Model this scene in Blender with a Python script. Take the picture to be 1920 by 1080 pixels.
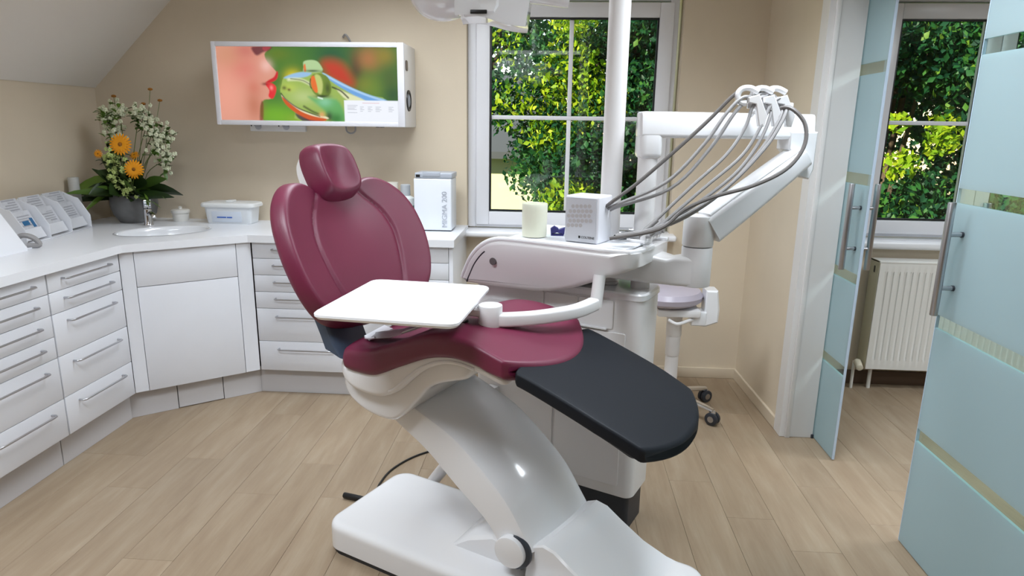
import bpy, bmesh, math, random
import numpy as np
from mathutils import Vector, Matrix

random.seed(7)
for o in list(bpy.data.objects): bpy.data.objects.remove(o)
scene = bpy.context.scene
COL = scene.collection

# ---------------------------------------------------------------- camera
F_PX, PITCH, YAW, ROLL, CAM_H = 1243.4, 0.237594, -0.0626986, -0.0148597, 1.5
cy_, sy_ = math.cos(YAW), math.sin(YAW)
fwd = Vector((sy_ * math.cos(PITCH), cy_ * math.cos(PITCH), -math.sin(PITCH)))
r0 = Vector((cy_, -sy_, 0)); d0 = fwd.cross(r0)
right = r0 * math.cos(ROLL) + d0 * math.sin(ROLL)
down = -r0 * math.sin(ROLL) + d0 * math.cos(ROLL)
cam_d = bpy.data.cameras.new('camera'); cam = bpy.data.objects.new('camera', cam_d); COL.objects.link(cam)
m = Matrix.Identity(4)
for i in range(3):
    m[i][0] = right[i]; m[i][1] = -down[i]; m[i][2] = -fwd[i]
m[0][3], m[1][3], m[2][3] = 0, 0, CAM_H
cam.matrix_world = m
cam_d.sensor_fit = 'HORIZONTAL'; cam_d.sensor_width = 36; cam_d.lens = F_PX / 1920 * 36
cam_d.clip_start = 0.05; cam_d.clip_end = 300
scene.camera = cam

# ---------------------------------------------------------------- world, sun, exposure
world = bpy.data.worlds.new('sky'); scene.world = world; world.use_nodes = True
wn = world.node_tree; bgn = wn.nodes['Background']
sky = wn.nodes.new('ShaderNodeTexSky'); sky.sky_type = 'NISHITA'
sky.sun_disc = False; sky.sun_elevation = math.radians(38); sky.sun_rotation = math.radians(20)
wn.links.new(sky.outputs[0], bgn.inputs[0]); bgn.inputs[1].default_value = 0.28
sun_d = bpy.data.lights.new('sun', 'SUN'); sun_d.energy = 15.0; sun_d.angle = 0.02; sun_d.color = (1, 0.9, 0.72)
sun = bpy.data.objects.new('sun', sun_d); COL.objects.link(sun)
SUN_FROM = Vector((-0.75, -0.50, 0.42)).normalized()
sun.rotation_euler = SUN_FROM.to_track_quat('Z', 'Y').to_euler()
sun.location = (3, 9, 12)
LAMP = 26.0                       # strength of the ceiling luminaires
vs = scene.view_settings
vs.view_transform = 'Standard'; vs.look = 'None'; vs.gamma = 1; vs.use_curve_mapping = False; vs.exposure = 0.0

# ---------------------------------------------------------------- materials
def lin(c): return tuple(((x / 255) / 12.92 if x / 255 <= .04045 else ((x / 255 + .055) / 1.055) ** 2.4) for x in c) + (1,)
MATS = {}
def P(name, c, rough=.5, metal=0, coat=0, noise=0, nscale=8, bump=0, bscale=60, spec=.5, sheen=0):
    if name in MATS: return MATS[name]
    m = bpy.data.materials.new(name); m.use_nodes = True; nt = m.node_tree; b = nt.nodes['Principled BSDF']
    b.inputs['Base Color'].default_value = lin(c); b.inputs['Roughness'].default_value = rough
    b.inputs['Metallic'].default_value = metal; b.inputs['Coat Weight'].default_value = coat
    b.inputs['Specular IOR Level'].default_value = spec
    if noise or bump:
        tc = nt.nodes.new('ShaderNodeTexCoord')
    if noise:
        n = nt.nodes.new('ShaderNodeTexNoise'); n.inputs['Scale'].default_value = nscale; n.inputs['Detail'].default_value = 4
        nt.links.new(tc.outputs['Object'], n.inputs['Vector'])
        r = nt.nodes.new('ShaderNodeValToRGB'); l = lin(c)
        r.color_ramp.elements[0].position = .3; r.color_ramp.elements[1].position = .7
        r.color_ramp.elements[0].color = tuple(x * (1 - noise) for x in l[:3]) + (1,)
        r.color_ramp.elements[1].color = tuple(min(1, x * (1 + noise)) for x in l[:3]) + (1,)
        nt.links.new(n.outputs[0], r.inputs[0]); nt.links.new(r.outputs[0], b.inputs['Base Color'])
    if bump:
        n2 = nt.nodes.new('ShaderNodeTexNoise'); n2.inputs['Scale'].default_value = bscale; n2.inputs['Detail'].default_value = 3
        nt.links.new(tc.outputs['Object'], n2.inputs['Vector'])
        bp = nt.nodes.new('ShaderNodeBump'); bp.inputs['Strength'].default_value = bump; bp.inputs['Distance'].default_value = .002
        nt.links.new(n2.outputs[0], bp.inputs['Height']); nt.links.new(bp.outputs[0], b.inputs['Normal'])
    MATS[name] = m; return m

def emis(name, c, s):
    m = bpy.data.materials.new(name); m.use_nodes = True; b = m.node_tree.nodes['Principled BSDF']
    b.inputs['Base Color'].default_value = lin(c); b.inputs['Emission Color'].default_value = lin(c); b.inputs['Emission Strength'].default_value = s
    MATS[name] = m; return m

def plank_material():
    m = bpy.data.materials.new('oak_vinyl'); m.use_nodes = True; nt = m.node_tree; b = nt.nodes['Principled BSDF']
    N = nt.nodes.new; K = nt.links.new
    tc = N('ShaderNodeTexCoord'); oi = N('ShaderNodeObjectInfo')
    mp = N('ShaderNodeMapping'); mp.inputs['Scale'].default_value = (7, 1.0, 1)
    off = N('ShaderNodeVectorMath'); off.operation = 'SCALE'; off.inputs['Scale'].default_value = 37
    comb = N('ShaderNodeCombineXYZ'); K(oi.outputs['Random'], comb.inputs[0]); K(oi.outputs['Random'], comb.inputs[1])
    K(comb.outputs[0], off.inputs[0])
    add = N('ShaderNodeVectorMath'); K(tc.outputs['Object'], mp.inputs[0]); K(mp.outputs[0], add.inputs[0]); K(off.outputs[0], add.inputs[1])
    n = N('ShaderNodeTexNoise'); n.inputs['Scale'].default_value = 2.2; n.inputs['Detail'].default_value = 7; n.inputs['Roughness'].default_value = .6; n.inputs['Distortion'].default_value = .3
    K(add.outputs[0], n.inputs['Vector'])
    r = N('ShaderNodeValToRGB'); e = r.color_ramp.elements
    e[0].position = .28; e[0].color = lin((144, 124, 102)); e[1].position = .72; e[1].color = lin((165, 148, 126))
    x = e.new(.5); x.color = lin((155, 136, 113))
    K(n.outputs[0], r.inputs[0])
    mp2 = N('ShaderNodeMapping'); mp2.inputs['Scale'].default_value = (90, 3, 1); add2 = N('ShaderNodeVectorMath')
    K(tc.outputs['Object'], mp2.inputs[0]); K(mp2.outputs[0], add2.inputs[0]); K(off.outputs[0], add2.inputs[1])
    n2 = N('ShaderNodeTexNoise'); n2.inputs['Scale'].default_value = 2; n2.inputs['Detail'].default_value = 3; K(add2.outputs[0], n2.inputs['Vector'])
    hsv = N('ShaderNodeHueSaturation'); K(r.outputs[0], hsv.inputs['Color'])
    mr = N('ShaderNodeMapRange'); mr.inputs[3].default_value = .95; mr.inputs[4].default_value = 1.05; K(oi.outputs['Random'], mr.inputs[0])
    mr2 = N('ShaderNodeMapRange'); mr2.inputs[1].default_value = .3; mr2.inputs[2].default_value = .7; mr2.inputs[3].default_value = .965; mr2.inputs[4].default_value = 1.03; K(n2.outputs[0], mr2.inputs[0])
    mu = N('ShaderNodeMath'); mu.operation = 'MULTIPLY'; K(mr.outputs[0], mu.inputs[0]); K(mr2.outputs[0], mu.inputs[1])
    K(mu.outputs[0], hsv.inputs['Value']); K(hsv.outputs[0], b.inputs['Base Color'])
    b.inputs['Roughness'].default_value = .42; b.inputs['Specular IOR Level'].default_value = .4
    bp = N('ShaderNodeBump'); bp.inputs['Strength'].default_value = .15; bp.inputs['Distance'].default_value = .001
    K(n2.outputs[0], bp.inputs['Height']); K(bp.outputs[0], b.inputs['Normal'])
    return m

def pane_material(name, tint=(1, 1, 1), refl=.06):
    m = bpy.data.materials.new(name); m.use_nodes = True; nt = m.node_tree
    for n in list(nt.nodes):
        if n.type != 'OUTPUT_MATERIAL': nt.nodes.remove(n)
    out = nt.nodes[0]
    t = nt.nodes.new('ShaderNodeBsdfTransparent'); t.inputs[0].default_value = tint + (1,)
    g = nt.nodes.new('ShaderNodeBsdfGlossy'); g.inputs['Roughness'].default_value = .02
    lw = nt.nodes.new('ShaderNodeLayerWeight'); lw.inputs['Blend'].default_value = .5
    pw = nt.nodes.new('ShaderNodeMath'); pw.operation = 'POWER'; nt.links.new(lw.outputs['Facing'], pw.inputs[0]); pw.inputs[1].default_value = 5
    fr = nt.nodes.new('ShaderNodeMath'); fr.operation = 'MULTIPLY_ADD'; nt.links.new(pw.outputs[0], fr.inputs[0]); fr.inputs[1].default_value = .9; fr.inputs[2].default_value = .035
    mx = nt.nodes.new('ShaderNodeMixShader'); nt.links.new(fr.outputs[0], mx.inputs[0]); nt.links.new(t.outputs[0], mx.inputs[1]); nt.links.new(g.outputs[0], mx.inputs[2])
    nt.links.new(mx.outputs[0], out.inputs[0]); return m

def frosted_material():
    m = bpy.data.materials.new('frosted_glass'); m.use_nodes = True; nt = m.node_tree
    b = nt.nodes['Principled BSDF']; out = [n for n in nt.nodes if n.type == 'OUTPUT_MATERIAL'][0]
    b.inputs['Base Color'].default_value = lin((196, 210, 214)); b.inputs['Roughness'].default_value = .35
    tl = nt.nodes.new('ShaderNodeBsdfTranslucent'); tl.inputs[0].default_value = lin((198, 221, 227))
    tr = nt.nodes.new('ShaderNodeBsdfTransparent'); tr.inputs[0].default_value = lin((205, 232, 232))
    m1 = nt.nodes.new('ShaderNodeMixShader'); m1.inputs[0].default_value = .55
    m2 = nt.nodes.new('ShaderNodeMixShader'); m2.inputs[0].default_value = .07
    K = nt.links.new; K(b.outputs[0], m1.inputs[1]); K(tl.outputs[0], m1.inputs[2]); K(m1.outputs[0], m2.inputs[1]); K(tr.outputs[0], m2.inputs[2]); K(m2.outputs[0], out.inputs[0])
    return m

def leaf_material(name, cols, trans=.5):
    m = bpy.data.materials.new(name); m.use_nodes = True; nt = m.node_tree
    for n in list(nt.nodes):
        if n.type != 'OUTPUT_MATERIAL': nt.nodes.remove(n)
    out = nt.nodes[0]; K = nt.links.new
    at = nt.nodes.new('ShaderNodeAttribute'); at.attribute_name = 'leaf_tone'
    r = nt.nodes.new('ShaderNodeValToRGB'); e = r.color_ramp.elements
    while len(e) > 1: e.remove(e[-1])
    e[0].position = 0; e[0].color = lin(cols[0])
    for i, c in enumerate(cols[1:]): x = e.new((i + 1) / (len(cols) - 1)); x.color = lin(c)
    K(at.outputs['Fac'], r.inputs[0])
    d = nt.nodes.new('ShaderNodeBsdfPrincipled'); d.inputs['Roughness'].default_value = .5; d.inputs['Specular IOR Level'].default_value = .25; K(r.outputs[0], d.inputs['Base Color'])
    t = nt.nodes.new('ShaderNodeBsdfTranslucent'); K(r.outputs[0], t.inputs[0])
    mx = nt.nodes.new('ShaderNodeMixShader'); mx.inputs[0].default_value = trans
    K(d.outputs[0], mx.inputs[1]); K(t.outputs[0], mx.inputs[2]); K(mx.outputs[0], out.inputs[0]); return m

WALL = P('wall_paint', (214, 200, 178), .85, noise=.03, nscale=3, bump=.15, bscale=120)
CEIL = P('ceiling_paint', (226, 220, 212), .9, bump=.1, bscale=120)
TRIMW = P('white_trim', (222, 220, 218), .4)
BASEB = P('baseboard_cream', (214, 200, 178), .5)
BROWNB = P('baseboard_brown', (92, 72, 56), .5)
PVC = P('window_pvc', (226, 226, 230), .3)
SEALBLK = P('seal_black', (18, 20, 22), .5)
LAM = P('white_laminate', (226, 228, 234), .32, noise=.01)
LAMTOP = P('worktop_white', (236, 238, 243), .28)
PLINTH = P('plinth_laminate', (205, 203, 205), .4)
GAP = P('shadow_gap', (60, 60, 64), .8)
STEEL = P('brushed_steel', (188, 188, 192), .32, metal=1)
CHROME = P('chrome', (225, 226, 230), .08, metal=1)
SHELL = P('gloss_white_shell', (232, 232, 234), .16, coat=.5)
SHELLM = P('satin_white_shell', (228, 226, 226), .3)
BURG = P('burgundy_leather', (106, 26, 57), .46, noise=.05, nscale=5, bump=.12, bscale=350, spec=.65)
BLACKL = P('black_leather', (20, 24, 31), .55, bump=.1, bscale=350, spec=.25)
SLATE = P('slate_plastic', (62, 74, 92), .4)
DKGREY = P('dark_grey_plastic', (46, 50, 58), .45)
BLACK = P('black_plastic', (16, 16, 18), .4)
HOSE = P('hose_grey', (152, 150, 150), .35)
HOSED = P('hose_dark', (106, 102, 100), .35)
FROST = frosted_material()
STRIPE = pane_material('clear_glass', (.86, .96, .93))
GLASS = pane_material('window_glass', (.97, 1, .98))
PLANK = plank_material()

# ---------------------------------------------------------------- mesh helpers
ANG = math.radians(-26); CU = Vector((math.cos(ANG), math.sin(ANG), 0)); CV = Vector((-math.sin(ANG), math.cos(ANG), 0))
KF = Matrix.Rotation(ANG, 4, 'Z')          # chair frame (u along the chair, v across it, z up) -> world
ID = Matrix.Identity(4)

def smooth_path(pts, n=8, closed=False):
    pts = [Vector(p) for p in pts]; out = []; L = len(pts)
    rng = range(L if closed else L - 1)
    for i in rng:
        if closed: p0, p1, p2, p3 = pts[i - 1], pts[i], pts[(i + 1) % L], pts[(i + 2) % L]
        else: p0, p1, p2, p3 = pts[max(i - 1, 0)], pts[i], pts[i + 1], pts[min(i + 2, L - 1)]
        for k in range(n):
            t = k / n
            out.append(.5 * ((2 * p1) + (-p0 + p2) * t + (2 * p0 - 5 * p1 + 4 * p2 - p3) * t * t + (-p0 + 3 * p1 - 3 * p2 + p3) * t ** 3))
    if not closed: out.append(pts[-1].copy())
    return out

def ip(tab, x):
    xs = [t[0] for t in tab]; ys = [t[1] for t in tab]
    return float(np.interp(x, xs, ys))
def sip(tab, x):
    """smooth (monotone-ish) interpolation of a table"""
    xs = [t[0] for t in tab]; ys = [t[1] for t in tab]
    if x <= xs[0]: return ys[0]
    if x >= xs[-1]: return ys[-1]
    i = max(j for j in range(len(xs)) if xs[j] <= x); i = min(i, len(xs) - 2)
    def sl(j):
        if j == 0: return (ys[1] - ys[0]) / (xs[1] - xs[0])
        if j == len(xs) - 1: return (ys[-1] - ys[-2]) / (xs[-1] - xs[-2])
        return (ys[j + 1] - ys[j - 1]) / (xs[j + 1] - xs[j - 1])
    h = xs[i + 1] - xs[i]; t = (x - xs[i]) / h
    return ((2 * t ** 3 - 3 * t * t + 1) * ys[i] + (t ** 3 - 2 * t * t + t) * h * sl(i) + (-2 * t ** 3 + 3 * t * t) * ys[i + 1] + (t ** 3 - t * t) * h * sl(i + 1))

class G:
    def __init__(s, frame=ID): s.V = []; s.F = []; s.frame = frame
    def add(s, V, F):
        k = len(s.V); s.V += [Vector(v) for v in V]; s.F += [tuple(i + k for i in f) for f in F]; return s
    def bm(s, b):
        b.verts.index_update(); s.add([v.co.copy() for v in b.verts], [[v.index for v in f.verts] for f in b.faces]); b.free(); return s
    def box(s, a, b, bev=0, seg=2, M=None):
        q = bmesh.new(); bmesh.ops.create_cube(q, size=1)
        a = Vector(a); b = Vector(b); d = b - a; c = (a + b) / 2
        for v in q.verts: v.co = Vector((v.co.x * d.x, v.co.y * d.y, v.co.z * d.z)) + c
        if bev: bmesh.ops.bevel(q, geom=q.edges[:], offset=min(bev, .49 * min(abs(x) for x in d)), segments=seg, profile=.5, affect='EDGES')
        if M is not None:
            for v in q.verts: v.co = M @ v.co
        return s.bm(q)
    def rings(s, R, cap=True, closed=True):
        V = [p for r in R for p in r]; n = len(R[0]); F = []
        for i in range(len(R) - 1):
            for j in range(n if closed else n - 1):
                j2 = (j + 1) % n
                F.append((i * n + j, i * n + j2, (i + 1) * n + j2, (i + 1) * n + j))
        if cap: F.append(tuple(range(n))[::-1]); F.append(tuple((len(R) - 1) * n + j for j in range(n)))
        return s.add(V, F)
    def tube(s, pts, r, n=10, res=0, squash=1):
        pts = smooth_path(pts, res) if res else [Vector(p) for p in pts]
        R = []; N = len(pts); up = None
        for i, p in enumerate(pts):
            t = (pts[min(i + 1, N - 1)] - pts[max(i - 1, 0)]).normalized()
            if up is None:
                up = Vector((0, 0, 1)) if abs(t.z) < .9 else Vector((1, 0, 0))
            a = t.cross(up).normalized(); up = a.cross(t).normalized()
            rr = r if not callable(r) else r(i / max(1, N - 1))
            R.append([p + a * (rr * math.cos(2 * math.pi * k / n)) + up * (rr * squash * math.sin(2 * math.pi * k / n)) for k in range(n)])
        return s.rings(R)
    def cyl(s, a, b, r, r2=None, n=24, bev=0):
        a = Vector(a); b = Vector(b); r2 = r if r2 is None else r2; d = (b - a).normalized(); L = (b - a).length
        if bev: st = [(0, r - bev), (bev * .3, r - bev * .3), (bev, r), (L - bev, r2), (L - bev * .3, r2 - bev * .3), (L, r2 - bev)]
        else: st = [(0, r), (L, r2)]
        u = Vector((0, 0, 1)) if abs(d.z) < .9 else Vector((1, 0, 0)); x = d.cross(u).normalized(); y = d.cross(x)
        return s.rings([[a + d * t + x * (q * math.cos(2 * math.pi * k / n)) + y * (q * math.sin(2 * math.pi * k / n)) for k in range(n)] for t, q in st])
    def lathe(s, c, prof, n=32, sx=1, sy=1):
        c = Vector(c)
        return s.rings([[c + Vector((r * sx * math.cos(2 * math.pi * k / n), r * sy * math.sin(2 * math.pi * k / n), z)) for k in range(n)] for r, z in prof])
    def prism(s, poly, fn, t0, t1, bev=0):
        """poly 2-D, fn(x, y, t) -> 3-D point; extruded t0..t1 with a small edge chamfer"""
        n = len(poly); 
        if bev:
            ins = inset(poly, bev)
            st = [(ins, t0), (poly, t0 + math.copysign(bev, t1 - t0)), (poly, t1 - math.copysign(bev, t1 - t0)), (ins, t1)]
        else: st = [(poly, t0), (poly, t1)]
        return s.rings([[Vector(fn(x, y, t)) for x, y in p] for p, t in st])
    def ball(s, c, rx, ry, rz, n=20, k=12, M=None):
        V = []; c = Vector(c)
        R = []
        for i in range(k + 1):
            th = math.pi * i / k; th = min(max(th, .02), math.pi - .02)
            ring = [Vector((rx * math.sin(th) * math.cos(2 * math.pi * j / n), ry * math.sin(th) * math.sin(2 * math.pi * j / n), -rz * math.cos(th))) for j in range(n)]
            R.append([c + (M @ p if M is not None else p) for p in ring])
        return s.rings(R)

def inset(poly, d):
    n = len(poly); out = []; A = sum(poly[i][0] * poly[(i + 1) % n][1] - poly[(i + 1) % n][0] * poly[i][1] for i in range(n)); sg = 1 if A > 0 else -1
    for i in range(n):
        p0, p1, p2 = Vector(poly[i - 1]), Vector(poly[i]), Vector(poly[(i + 1) % n])
        a = (p1 - p0); b = (p2 - p1)
        na = Vector((-a.y, a.x)).normalized() * sg if a.length > 1e-9 else Vector((0, 0)); nb = Vector((-b.y, b.x)).normalized() * sg if b.length > 1e-9 else na
        k = na + nb; k = k.normalized() if k.length > 1e-6 else na
        out.append(tuple(p1 + k * d))
    return out

def rrect(x0, x1, y0, y1, r, n=5):
    P_ = []
    for cx, cy, a0 in ((x1 - r, y1 - r, 0), (x0 + r, y1 - r, 90), (x0 + r, y0 + r, 180), (x1 - r, y0 + r, 270)):
        for k in range(n + 1):
            a = math.radians(a0 + 90 * k / n); P_.append((cx + r * math.cos(a), cy + r * math.sin(a)))
    return P_

def wmat(o):
    M = Matrix.LocRotScale(o.location, o.rotation_euler, None)
    return wmat(o.parent) @ M if o.parent else M

def obj(name, g, mat, parent=None, smooth=True, ang=35, origin=True):
    W = [g.frame @ v for v in g.V]
    me = bpy.data.meshes.new(name); o = bpy.data.objects.new(name, me); COL.objects.link(o)
    if parent is not None:
        o.parent = parent; inv = wmat(parent).inverted(); loc = [inv @ v for v in W]
    else:
        xs = [v.x for v in W]; ys = [v.y for v in W]; zs = [v.z for v in W]
        c = Vector(((min(xs) + max(xs)) / 2, (min(ys) + max(ys)) / 2, min(zs))) if origin else Vector((0, 0, 0))
        o.location = c; loc = [v - c for v in W]
    me.from_pydata([tuple(v) for v in loc], [], g.F); me.validate(); me.update()
    q = bmesh.new(); q.from_mesh(me); bmesh.ops.recalc_face_normals(q, faces=q.faces[:]); q.to_mesh(me); q.free()
    if smooth:
        me.polygons.foreach_set('use_smooth', [True] * len(me.polygons))
        me.set_sharp_from_angle(angle=math.radians(ang))
    if mat: me.materials.append(mat)
    return o

def tag(o, label, cat, group=None):
    o['label'] = label; o['category'] = cat
    if group: o['group'] = group
    return o
def thing(name, loc, label, cat, group=None, rz=0):
    o = bpy.data.objects.new(name, None); COL.objects.link(o); o.location = loc; o.rotation_euler = (0, 0, rz); o.empty_display_size = .1
    return tag(o, label, cat, group)
def struct(o): o['kind'] = 'structure'; return o
def bx(name, a, b, mat, parent=None, bev=.002, seg=2, frame=ID): return obj(name, G(frame).box(a, b, bev, seg), mat, parent)

def text(name, body, size, mat, parent, M, depth=.0006, align='LEFT'):
    c = bpy.data.curves.new(name, 'FONT'); c.body = body; c.size = size; c.extrude = depth; c.align_x = align; c.resolution_u = 3
    t = bpy.data.objects.new(name + '_curve', c); COL.objects.link(t); bpy.context.view_layer.update()
    me = bpy.data.meshes.new_from_object(t.evaluated_get(bpy.context.evaluated_depsgraph_get()))
    bpy.data.objects.remove(t); bpy.data.curves.remove(c)
    inv = wmat(parent).inverted()
    me.transform(inv @ M); me.name = name
    o = bpy.data.objects.new(name, me); COL.objects.link(o); o.parent = parent
    me.materials.clear(); me.materials.append(mat); return o
def plane_matrix(org, x, y):
    x = Vector(x).normalized(); y = Vector(y).normalized(); z = x.cross(y); M = Matrix.Identity(4)
    for i in range(3): M[i][0] = x[i]; M[i][1] = y[i]; M[i][2] = z[i]; M[i][3] = org[i]
    return M

# ================================================================ the room
YB = 3.973; XL = -2.775; CEILZ = 2.52; XR2 = 4.6; YR = -2.4
SLX0, SLZ0 = -2.74, 1.715; TS = math.tan(math.radians(43.6)); SLX1 = SLX0 + (CEILZ - SLZ0) / TS
fl = struct(bx('floor', (XL - .2, YR, -.08), (XR2, YB + .2, -.0045), GAP, bev=0))
# vinyl planks
cache = {}
PW, PL = .184, 1.22
ncol = int((XR2 - XL + .2) / PW) + 1
for c in range(ncol):
    x0 = XL + c * PW; yo = YR + random.choice([.2, .45, .7, .95, 1.15])
    ys = [YR]; y = yo
    while y < YB + .05: ys.append(y); y += PL
    ys.append(YB + .05)
    for y0, y1 in zip(ys[:-1], ys[1:]):
        if x0 > 2.6 and y1 < 1.0: pass
        k = round(y1 - y0, 3)
        if k not in cache:
            g = G().box((.0004, .0004, -.0045), (PW - .0004, k - .0004, 0), .0007, 1)
            me = bpy.data.meshes.new('plank'); me.from_pydata([tuple(v) for v in g.V], [], g.F); me.materials.append(PLANK); cache[k] = me
        o = bpy.data.objects.new('plank', cache[k]); COL.objects.link(o); o.parent = fl
        o.location = Vector((x0, y0, 0)) - fl.location

# back wall with two window openings
W1 = (-.53, .685, .885, 2.27); W2 = (1.79, 3.06, .885, 2.27)
g = G(); T0, T1 = YB, YB + .28
g.box((XL - .1, T0, -.05), (W1[0], T1, CEILZ)); g.box((W1[1], T0, -.05), (W2[0], T1, CEILZ)); g.box((W2[1], T0, -.05), (XR2, T1, CEILZ))
for w in (W1, W2): g.box((w[0], T0, -.05), (w[1], T1, w[2])); g.box((w[0], T0, w[3]), (w[1], T1, CEILZ))
struct(obj('wall_back', g, WALL, smooth=False))
struct(bx('wall_left', (XL - .15, YR, -.05), (XL, YB, SLZ0 + .02), WALL, bev=0))
g = G(); g.prism([(XL - .15, SLZ0), (SLX0 - .03, SLZ0 - .02), (SLX1, CEILZ), (SLX1, CEILZ + .12), (XL - .15, SLZ0 + .12)], lambda x, z, t: (x, t, z), YR, YB + .1)
sl = struct(obj('ceiling_slope', g, CEIL, smooth=False))
sl['kind'] = 'structure'
struct(bx('ceiling', (SLX1 - .02, YR, CEILZ), (XR2, YB + .1, CEILZ + .12), CEIL, bev=0))
struct(bx('wall_rear', (XL - .15, YR - .15, -.05), (XR2, YR, CEILZ), P('rear_wall_bounce_cut', (132, 112, 94), .8), bev=0))  # unseen wall, coloured dark to cut the bounce light
struct(bx('wall_far_right', (XR2, YR, -.05), (XR2 + .15, YB, CEILZ), WALL, bev=0))
# partition to the next room with its opening
PX0, PX1, PYE = 1.172, 1.318, 3.185
g = G(); g.prism([(1.150, YB), (1.318, YB), (1.318, PYE), (1.180, PYE)], lambda x, y, t: (x, y, t), 0, CEILZ)
g.box((1.18, YR, 0), (1.318, .95, CEILZ)); g.box((1.18, .95, 2.2), (1.318, PYE, CEILZ))
struct(obj('wall_right', g, WALL, smooth=False))
def yz_prism(name, poly, z0, z1, mat, bev=.002): return struct(obj(name, G().prism(poly, lambda x, y, t: (x, y, t), z0, z1, bev), mat))
# white door lining on the end of the partition
t1 = yz_prism('trim_1', [(1.165, PYE + .07), (1.165, PYE - .018), (1.328, PYE - .018), (1.328, PYE), (1.180, PYE), (1.180, PYE + .07)], 0, 2.2, TRIMW, .0025)
bx('lining_bead', (1.190, PYE - .03, 0), (1.212, PYE - .018, 2.2), TRIMW, t1, .003)
struct(bx('trim_2', (1.17, .95, 2.165), (1.34, PYE - .02, 2.22), TRIMW, bev=.003))
struct(bx('trim_3', (1.165, .93, 0), (1.328, .95, 2.2), TRIMW, bev=.002))
# baseboards
struct(bx('baseboard_back', (-.52, YB - .016, 0), (1.15, YB, .066), BASEB, bev=.004))
struct(obj('baseboard_right', G().prism([(1.137, YB - .016), (1.150, YB - .016), (1.178, PYE + .07), (1.163, PYE + .07)], lambda x, y, t: (x, y, t), 0, .066, .004), BASEB))
struct(bx('baseboard_far', (1.318, YB - .014, 0), (XR2, YB, .085), BROWNB, bev=.003))
struct(bx('baseboard_left', (XL, YR, 0), (XL + .014, 1.1, .066), BASEB, bev=.003))

# windows
def window(n, x0, x1, z0, z1, panes, zb):
    root = bpy.data.objects.new('window_%d' % n, None); COL.objects.link(root); root.location = ((x0 + x1) / 2, YB + .06, z0); root['kind'] = 'structure'
    Y0 = YB + .045
    def ring(name, X0, X1, Z0, Z1, w, ya, yb, mat, bev=.006, wb=None):
        wb = wb or w
        g = G(); 
        for a, b in (((X0, ya, Z0), (X0 + w, yb, Z1)), ((X1 - w, ya, Z0), (X1, yb, Z1)), ((X0 + w - .001, ya, Z1 - w), (X1 - w + .001, yb, Z1)), ((X0 + w - .001, ya, Z0), (X1 - w + .001, yb, Z0 + wb))): g.box(a, b, bev, 2)
        return obj(name, g, mat, root)
    ring('outer_frame', x0, x1, z0, z1, .05, Y0 + .012, Y0 + .09, PVC)
    for (a, b) in panes:
        s = ring('sash', a - .082, b + .082, zb - .084, 2.108 + .082, .08, Y0 - .006, Y0 + .065, PVC)
        sb = ring('seal', a - .002, b + .002, zb - .002, 2.108 + .002, .011, Y0 + .006, Y0 + .02, SEALBLK, .001); sb.parent = s; sb.matrix_parent_inverse = Matrix.Identity(4); sb.location = (0, 0, 0)
        zm = 1.557; xm = (a + b) / 2 - .012
        g = G(); g.box((a, Y0 + .018, zm - .0115), (b, Y0 + .05, zm + .0115), .004, 2)
        two = (b - a) > .7
        if two:
            bar2 = obj('glazing_bar', G().box((xm - .0125, Y0 + .018, zm + .0115), (xm + .0125, Y0 + .05, 2.108), .004, 2), PVC, root)
            obj('glazing_bar', G().box((xm - .0125, Y0 + .018, zb), (xm + .0125, Y0 + .05, zm - .0115), .004, 2), PVC, root)
        obj('glazing_bar', g, PVC, root)
        for xa, xb in (((a, xm), (xm, b)) if two else ((a, b),)):
            for za, zc in ((zb, zm), (zm, 2.108)):
                bx('glass_pane', (xa, Y0 + .032, za), (xb, Y0 + .036, zc), GLASS, root, bev=0)
    # window board inside
    return root
w1 = window(1, W1[0], W1[1] - .02, .905, 2.25, [(-.398, .555)], 1.005)
g = G().cyl((-.46, YB + .004, .985), (-.46, YB + .02, .985), .012); 
w2 = window(2, W2[0], W2[1], .905, 2.25, [(1.875, 2.335), (2.50, 2.97)], 1.005)
# reveal and sill boards
s1 = struct(bx('trim_4', (W1[0] - .03, YB - .10, .862), (W1[1] + .03, YB + .10, .898), P('sill_white', (232, 232, 234), .3), bev=.014, seg=4))
s2 = struct(bx('trim_5', (W2[0] - .04, YB - .07, .845), (W2[1] + .04, YB + .10, .895), MATS['sill_white'], bev=.02, seg=4))

# ================================================================ sliding glass doors
ZT = 2.165; BANDS = [.44, .868, 1.302, 1.768]; BH = .024
def glass_door(n, y0, y1, yh, clear):
    root = bpy.data.objects.new('door_%d' % n, None); COL.objects.link(root); root.location = (1.338, (y0 + y1) / 2, .006); root['kind'] = 'structure'
    zs = [.006]
    for b in BANDS: zs += [b - BH, b + BH]
    zs.append(ZT)
    for i in range(len(zs) - 1):
        bx('clear_stripe' if i % 2 else 'frosted_panel', (1.333, y0, zs[i]), (1.343, y1, zs[i + 1]), STRIPE if i % 2 else FROST, root, bev=.0 if i % 2 else 0)
    ye = y0 if n == 1 else y1
    bx('polished_edge', (1.3325, min(ye, ye + (.003 if n == 2 else -.003)), .006), (1.3435, max(ye, ye + (.003 if n == 2 else -.003)), ZT), P('glass_edge', (190, 208, 226), .1), root, 0)
    for xs in (-1, 1):
        X = 1.338 + xs * .055
        h = obj('handle_bar', G().cyl((X, yh, .905), (X, yh, 1.285), .0125, n=20, bev=.002), STEEL, root)
        for z in (1.0, 1.18):
            obj('standoff', G().cyl((X, yh, z), (1.338 + xs * .006, yh, z), .008, n=16), STEEL, h)
            obj('washer', G().cyl((1.338 + xs * .012, yh, z), (1.338 + xs * .005, yh, z), .0095, n=16), DKGREY, h)
    return root
glass_door(1, 2.935, 3.965, 2.99, True)
glass_door(2, 1.265, 2.305, 2.24, True)
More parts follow.
